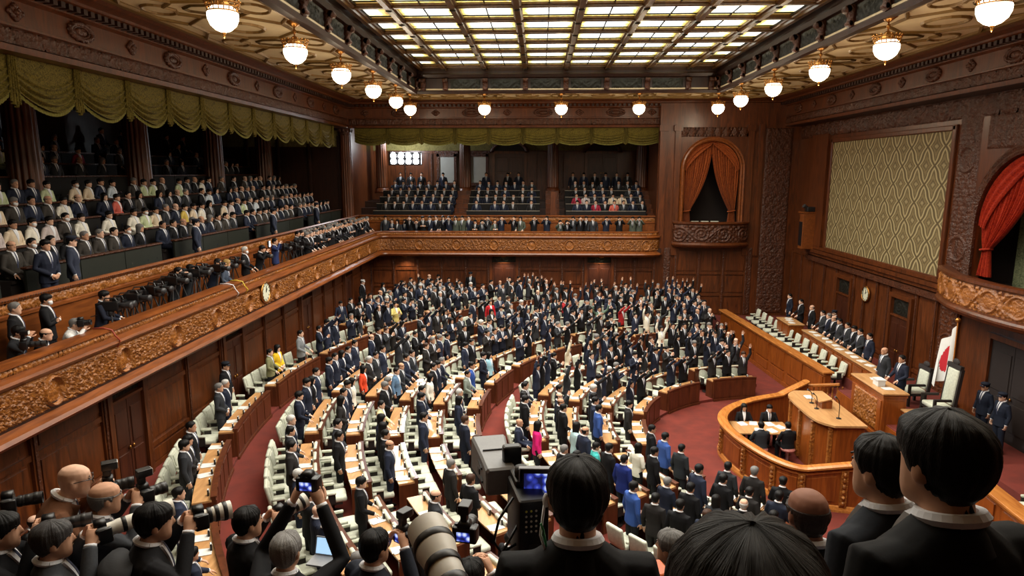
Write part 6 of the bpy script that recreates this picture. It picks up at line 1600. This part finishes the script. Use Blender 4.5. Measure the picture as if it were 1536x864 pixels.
o, M = big('bald photographer in brown jacket and glasses leaning forward with a camera', 112, 722, 4.7, R(-55), 'photo', BROWN, None, skin=rgb(220, 178, 152), sc=1.03, lean=22, collar=False)
q = MB(); T = figure(('big', 'photo', 22, False, 0, 0, False), 'photo')['HT']
for s in (-1, 1): q.tube([(s * .034 + .024 * math.cos(a), .105, .02 + .018 * math.sin(a)) for a in [2 * PI * k / 14 for k in range(15)]], .003, 5, T); q.tube([(s * .058, .1, .024), (s * .078, .05, .026), (s * .082, -.02, .015)], .003, 5, T)
q.tube([(-.01, .107, .022), (.01, .107, .022)], .003, 5, T); q.build('glasses', BLACK, o)
hand_cam(M @ Matrix.Translation((0, .18, -.12)), 'black camera held by the bald photographer in brown', flash=True)
o, M = big('balding grey haired photographer in dark grey jacket beside the brown jacketed man', 158, 748, 4.7, R(-40), 'photo', GREYJ, 'side', HGREY, sc=1.02, lean=10, collar=False); hand_cam(M @ Matrix.Translation((0, .1, -.04)), 'black camera with flash held up by the balding grey haired man', flash=True)
o, M = big('dark grey haired photographer in grey jacket aiming a long white lens', 80, 812, 4.15, R(-48), 'photo', rgb(66, 68, 72), 'fringe', rgb(66, 64, 64), sc=1.03, collar=False); hand_cam(M, 'camera with long white telephoto lens held by the dark grey haired man', lens='white', L=.42, pitch=4)
o, M = big('black haired photographer in dark hooded jacket shooting with both hands', 232, 785, 4.2, R(-52), 'photo', rgb(30, 30, 33), 'fringe', HBLACK, sc=1.03, collar=False, lean=6); hand_cam(M @ Matrix.Translation((0, .06, -.02)), 'black camera with zoom lens held by the hooded black haired man', lens='white', L=.2)
m = MB(); m.smooth = True; m.loft([ring(0, -.1, 1.4, .17, .06, .09, 16), ring(0, -.13, 1.36, .2, .08, .1, 16), ring(0, -.15, 1.28, .15, .06, .08, 16), ring(0, -.13, 1.22, .05, .03, .03, 16)], True); m.build('hood', JACK, o)
o, M = big('black haired photographer in black coat before the red aisle', 372, 785, 4.85, R(-42), 'photo', rgb(24, 24, 26), 'short', HBLACK, sc=1.0, collar=False); hand_cam(M, 'camera with white lens hood pointed at the house from beside the red aisle', lens='white', L=.22, pitch=12)
o, M = big('grey curly haired photographer raising a compact camera overhead with both arms', 430, 828, 4.2, R(-6), 'hold', BLK, 'short', rgb(136, 134, 132), sc=1.03, collar=False)
still_camera('small black compact camera held high with a glowing screen', M @ Matrix.Translation((.0, .35, 1.875)), lens='black', L=.09, screen=True)
o, M = big('black haired photographer at the bottom edge beside the big white lens', 563, 822, 4.35, R(-35), 'photo', rgb(34, 38, 48), 'short', HBLACK, sc=1.0, collar=False); hand_cam(M, 'camera with upright flash beside the big white lens', flash=True, screen=True)
o, M = big('photographer low at the rail below the television camera', 705, 868, 4.1, R(-12), 'photo', BLK, 'fringe', HBLACK, collar=False); still_camera('black camera with tall flash below the television camera', Matrix.Translation(at_d(697, 800, 4.0)) @ Matrix.Rotation(R(-10), 4, 'Z'), flash=True, screen=True)
o, M = big('dark haired person cut off at the frame edge with a black zoom lens', 2, 798, 4.2, R(-60), 'photo', BLK, 'fringe', HBLACK, collar=False); hand_cam(M, 'black zoom lens camera at the lower frame edge by the wall', L=.24)
still_camera('black camera on the rail near the wall, above the cut off person', Matrix.Translation(at_d(12, 755, 4.6)) @ Matrix.Rotation(R(-60), 4, 'Z'), L=.2)
o, M = big('grey haired onlooker in profile at the bottom edge near the clapping members', 1006, 822, 4.5, R(50), 'down', CHAR, 'short', HGREY)
o, M = big('bald headed onlooker seen from behind before the rostrum enclosure', 1211, 772, 2.9, R(5), 'down', rgb(40, 40, 42), 'side', rgb(60, 50, 46), skin=rgb(150, 104, 84), lean=4)
o, M = big('camera operator with black hair and earpiece behind the television camera', 866, 748, 1.98, R(2), 'down', rgb(24, 24, 26), 'fringe', HBLACK, sc=1.0)
MO = M
m = MB(); m.smooth = True; T = figure(('big', 'down', 0, False, 0, 0, False), 'down')['HT']; m.ball((-.092, -.0, -.005), (.012, .018, .022), 8, 6, T); m.tube([(-.098, -.0, -.02), (-.11, -.03, -.1), (-.09, -.05, -.16)], .004, 6, T); m.build('earpiece', SHIRT, o)
CORDG = plain('cord_green', rgb(60, 150, 90), .5, noise=.05, scale=30)
m = MB(); m.smooth = True; p0, p1, p2 = at_d(815, 795, 1.95), at_d(818, 812, 1.97), at_d(821, 836, 1.96); m.tube([at_d(811, 785, 1.95), p0, p1, p2, at_d(817, 862, 1.98)], .0035, 6); tag(m.build('cord', CORDG), 'thin green cord hanging beside the camera operators ear', 'cord')
o, M = big('young onlooker in dark grey suit with short black hair and ear showing', 1322, 706, 2.35, R(28), 'down', rgb(36, 40, 47), 'short', HBLACK, sc=1.02)
o, M = big('onlooker in black suit with full black hair closest to the right edge', 1413, 696, 1.55, R(16), 'down', rgb(16, 17, 19), 'fringe', HBLACK, sc=1.0, vx=.0075)
o, M = big('dark head of hair closest to the lens at the bottom', 1118, 948, .76, R(-5), 'down', BLK, 'fringe', HBLACK, vx=.0075)
# big white lens at the bottom
A, B = at_d(700, 930, 1.75), at_d(640, 792, 2.05); D = (B - A); LL = D.length
still_camera('camera with huge white telephoto lens thrust up at the bottom edge', Matrix.Translation(A) @ D.to_track_quat('Y', 'Z').to_matrix().to_4x4() @ Matrix.Scale(1.05, 4), lens='white', L=LL / 1.05)
# laptop and odds
o = thing('laptop', 'open laptop with bright screen among the photographers', 'laptop', at_d(484, 842, 4.6), R(-10)); o.scale = (.62,) * 3; q = MB(); q.box((0, 0, 0), (.3, .21, .02), bev=.006); q.build('base', MGREY, o)
TT = Matrix.Translation((0, .1, .01)) @ Matrix.Rotation(R(-18), 4, 'X'); q = MB(); q.box((0, 0, .1), (.3, .01, .2), TT); q.build('lid', MGREY, o)
o2 = thing('equipment_case', 'small orange equipment case at the bottom edge beside the grey haired onlooker', 'case', at_d(972, 866, 3.4), .3); q = MB(); q.box((0, 0, 0), (.2, .14, .1), bev=.015); q.build('body', plain('case_orange', rgb(214, 96, 24), .5, noise=.05, scale=20), o2); q = MB(); q.box((0, -.072, .02), (.05, .01, .03)); q.build('latch', BLACK, o2)
m2, nt, b = new_mat('screen_pale'); b.inputs['Emission Color'].default_value = rgb(150, 196, 230); b.inputs['Emission Strength'].default_value = 1.1; q = MB(); q.box((0, -.007, .1), (.27, .004, .17), TT); q.build('screen', m2, o)
# television camera -------------------------------------------------------------
YT = R(14); C0 = at_d(742, 700, 2.9)
o = thing('television_camera', 'grey television camera with box lens and viewfinder in front of its operator', 'camera', C0, YT); o.scale = (.8,) * 3
m = MB(); m.smooth = True
def rr(w, h, y, b=.012):
    return [(sx * w + ox * b, y, sz * h + oz * b) for sx, sz, ox, oz in ((1, 1, 0, -1), (1, 1, -1, 0), (-1, 1, 1, 0), (-1, 1, 0, -1), (-1, -1, 0, 1), (-1, -1, 1, 0), (1, -1, -1, 0), (1, -1, 0, 1))]
m.loft([rr(.07, .066, -.19), rr(.078, .075, -.175), rr(.082, .08, .0), rr(.092, .092, .13), rr(.098, .098, .2), (rr(.092, .092, .205)), rr(.085, .085, .17)], True); hs = m.build('lens_housing', MGREY, o, angle=25)
for c_, d_ in (((-.084, -.02, .03), (.008, .11, .012)), ((-.084, .02, -.02), (.008, .05, .03)), ((-.086, -.08, -.03), (.008, .06, .012))): m = MB(); m.box(c_, d_); m.build('side_slot', DGREY, hs)
m = MB(); m.box((-.0, .03, .087), (.12, .006, .006)); m.build('seam', DGREY, hs)
m = MB(); m.smooth = True; m.box((.075, -.1, .1), (.1, .06, .12), bev=.015); m.build('matte_hood', BLACK, o, angle=30)
m = MB(); m.smooth = True; m.box((.1, -.36, -.12), (.15, .3, .34), bev=.02); m.box((.1, -.28, .05), (.12, .16, .06), bev=.015); bd = m.build('body', BLACK, o, angle=30)
BTN = plain('button_pale', rgb(200, 200, 190), .5, noise=.03, scale=20); BTNY = plain('button_yellow', rgb(220, 220, 90), .5, noise=.03, scale=20)
for r_ in range(5):
    for c_ in range(3): m = MB(); m.smooth = True; m.ball((.06 + .024 * c_, -.512, -.0 - .026 * r_), (.006, .004, .006), 8, 5); m.build('button', BTNY if r_ == 0 and c_ < 2 else BTN, bd)
m = MB(); m.box((.1, -.512, -.2), (.05, .006, .06)); m.box((.1, -.514, -.2), (.035, .008, .045)); m.build('connector_plate', DGREY, bd)
# viewfinder on a yoke
VM = Matrix.Translation((.175, -.34, .06)) @ Matrix.Rotation(R(-14), 4, 'Z') @ Matrix.Rotation(R(-16), 4, 'X')
m = MB(); m.smooth = True; m.box((0, 0, 0), (.21, .1, .135), VM, bev=.012); vf = m.build('viewfinder', BLACK, o, angle=30)
m = MB(); m.box((0, -.053, -.005), (.17, .004, .1), VM); m.build('screen', SCREEN, vf)
m = MB(); m.box((0, -.03, .07), (.22, .09, .006), VM); m.box((-.108, -.06, .04), (.006, .05, .06), VM); m.box((.108, -.06, .04), (.006, .05, .06), VM); m.build('sun_hood', MGREY, vf)
m = MB(); m.smooth = True; m.tube([(.1, -.3, .07), (.12, -.3, .1), (.17, -.3, .1), (.2, -.3, .07)], .016, 8); m.lathe([(.03, -.03), (.034, 0), (.03, .03)], 14, Matrix.Translation((.08, -.3, .1))); m.build('yoke', DGREY, o)
for k, pts in enumerate(([(.02, -.4, .02), (-.06, -.45, -.06), (-.09, -.47, -.16), (-.05, -.46, -.23), (.03, -.44, -.2)], [(.03, -.45, -.1), (-.05, -.5, -.2), (-.06, -.5, -.34), (.02, -.48, -.42)], [(.15, -.5, -.25), (.2, -.56, -.36), (.16, -.55, -.5), (.12, -.5, -.62)])): m = MB(); m.smooth = True; m.tube(smooth_path([p[:2] for p in pts], 1) and [p for p in pts], .007, 6); m.build('cable', BLACK, o)
m = MB(); m.smooth = True; m.box((.1, -.34, -.33), (.13, .2, .06), bev=.015); m.lathe([(.06, -.46), (.07, -.4), (.05, -.36)], 16, Matrix.Translation((.1, -.34, 0))); m.build('pan_head', DGREY, o)
m = MB(); m.smooth = True; m.tube([(.03, -.4, -.36), (-.0, -.55, -.42), (-.03, -.75, -.46)], .012, 8); m.tube([(-.02, -.68, -.447), (-.034, -.8, -.47)], .018, 8); m.build('pan_bar', METAL, o)
for k in range(3):
    a = 2 * PI * k / 3 + .9; m = MB(); m.tube([(.1 + .05 * math.cos(a), -.34 + .05 * math.sin(a), -.44), (.1 + .32 * math.cos(a), -.34 + .32 * math.sin(a), -1.85)], .02, 8); m.build('tripod_leg', METAL, o)
for px, py, x, lb, kw in ((121, 484, -9.2, 'black camera aimed by the white shirted photographer at the gallery rail', dict(L=.14)), (36, 517, -9.15, 'large black camera of the dark haired photographer on the near gallery rail', dict(L=.26, flash=True))):
    still_camera(lb, Matrix.Translation(at_x(px, py, x)) @ Matrix.Rotation(R(-70), 4, 'Z') @ Matrix.Scale(1.35, 4), **kw)
# ================================================================= instantiate the people
def size_key(p):
    q = proj(p['loc'] + Vector((0, 0, 1.2))); return q
vis = []
for p in PEOPLE:
    q = size_key(p)
    if p['must'] or (-40 < q[0] < 1576 and -40 < q[1] < 930 and q[2] > .2): p['w'] = q[2] * (1.35 if p['sit'] else 1); vis.append(p)
vis.sort(key=lambda p: (not p['must'], p['w']))
NMAX = 305
for p in vis[:NMAX]: spawn(p)
if vis[NMAX:]: tag(link('crowd', crowd_mesh('crowd', vis[NMAX:])), 'packed crowd of dark suited people farther off on the floor and in the galleries', 'crowd', kind='stuff')
print('PEOPLE', len(PEOPLE), 'visible', len(vis), 'crowd', len(vis[NMAX:]), 'figures', len(FIG), 'seats', len(SEATS))
# ================================================================= LIGHTS
SC.view_settings.view_transform = 'Standard'; SC.view_settings.look = 'None'; SC.view_settings.gamma = 1; SC.view_settings.exposure = .08
SC.view_settings.use_curve_mapping = False
w = bpy.data.worlds.new('world'); SC.world = w; w.use_nodes = True
w.node_tree.nodes['Background'].inputs['Color'].default_value = (.02, .02, .022, 1); w.node_tree.nodes['Background'].inputs['Strength'].default_value = .3
def lamp(kind, name, loc, power, color=(1, .9, .75), size=.2, target=None, **kw):
    l = bpy.data.lights.new(name, kind); l.energy = power; l.color = color
    if kind == 'AREA':
        l.shape = 'RECTANGLE'; l.size, l.size_y = (size if hasattr(size, '__len__') else (size, size))
    elif kind in ('POINT', 'SPOT'): l.shadow_soft_size = size
    for k, v in kw.items(): setattr(l, k, v)
    o = bpy.data.objects.new(name, l); COL.objects.link(o); o.location = loc
    if target is not None: o.rotation_euler = (Vector(target) - Vector(loc)).to_track_quat('-Z', 'Y').to_euler()
    return o
# the skylight's lamps above the glass, as one broad downward light just under it
lamp('AREA', 'skylight_light', (1.2, 19.5, 13.22), 4500, (1, .95, .86), (13, 26), target=(1.2, 19.5, 0), spread=R(150))
for x, y in LAMPS: lamp('POINT', 'globe_bulb', (x, y, 11.12), 58, (1, .8, .55), .12)
lamp('SPOT', 'floodlight_beam', (FL.x, 40.7, FL.z), 7000, (.88, .94, 1), .5, target=(3, 20, 1), spot_size=R(48), spot_blend=.6)
lamp('POINT', 'added_gallery_fill', (FL.x - .2, 41.6, FL.z + .9), 380, (.88, .94, 1), .3)  # added point light, brightens the gallery wall and valances around the floodlight
for p in SOFF: lamp('SPOT', 'downlight_beam', (p.x, p.y, p.z - .06), 130, (1, .82, .58), .05, target=(p.x, p.y + .25, 0), spot_size=R(120), spot_blend=.8)
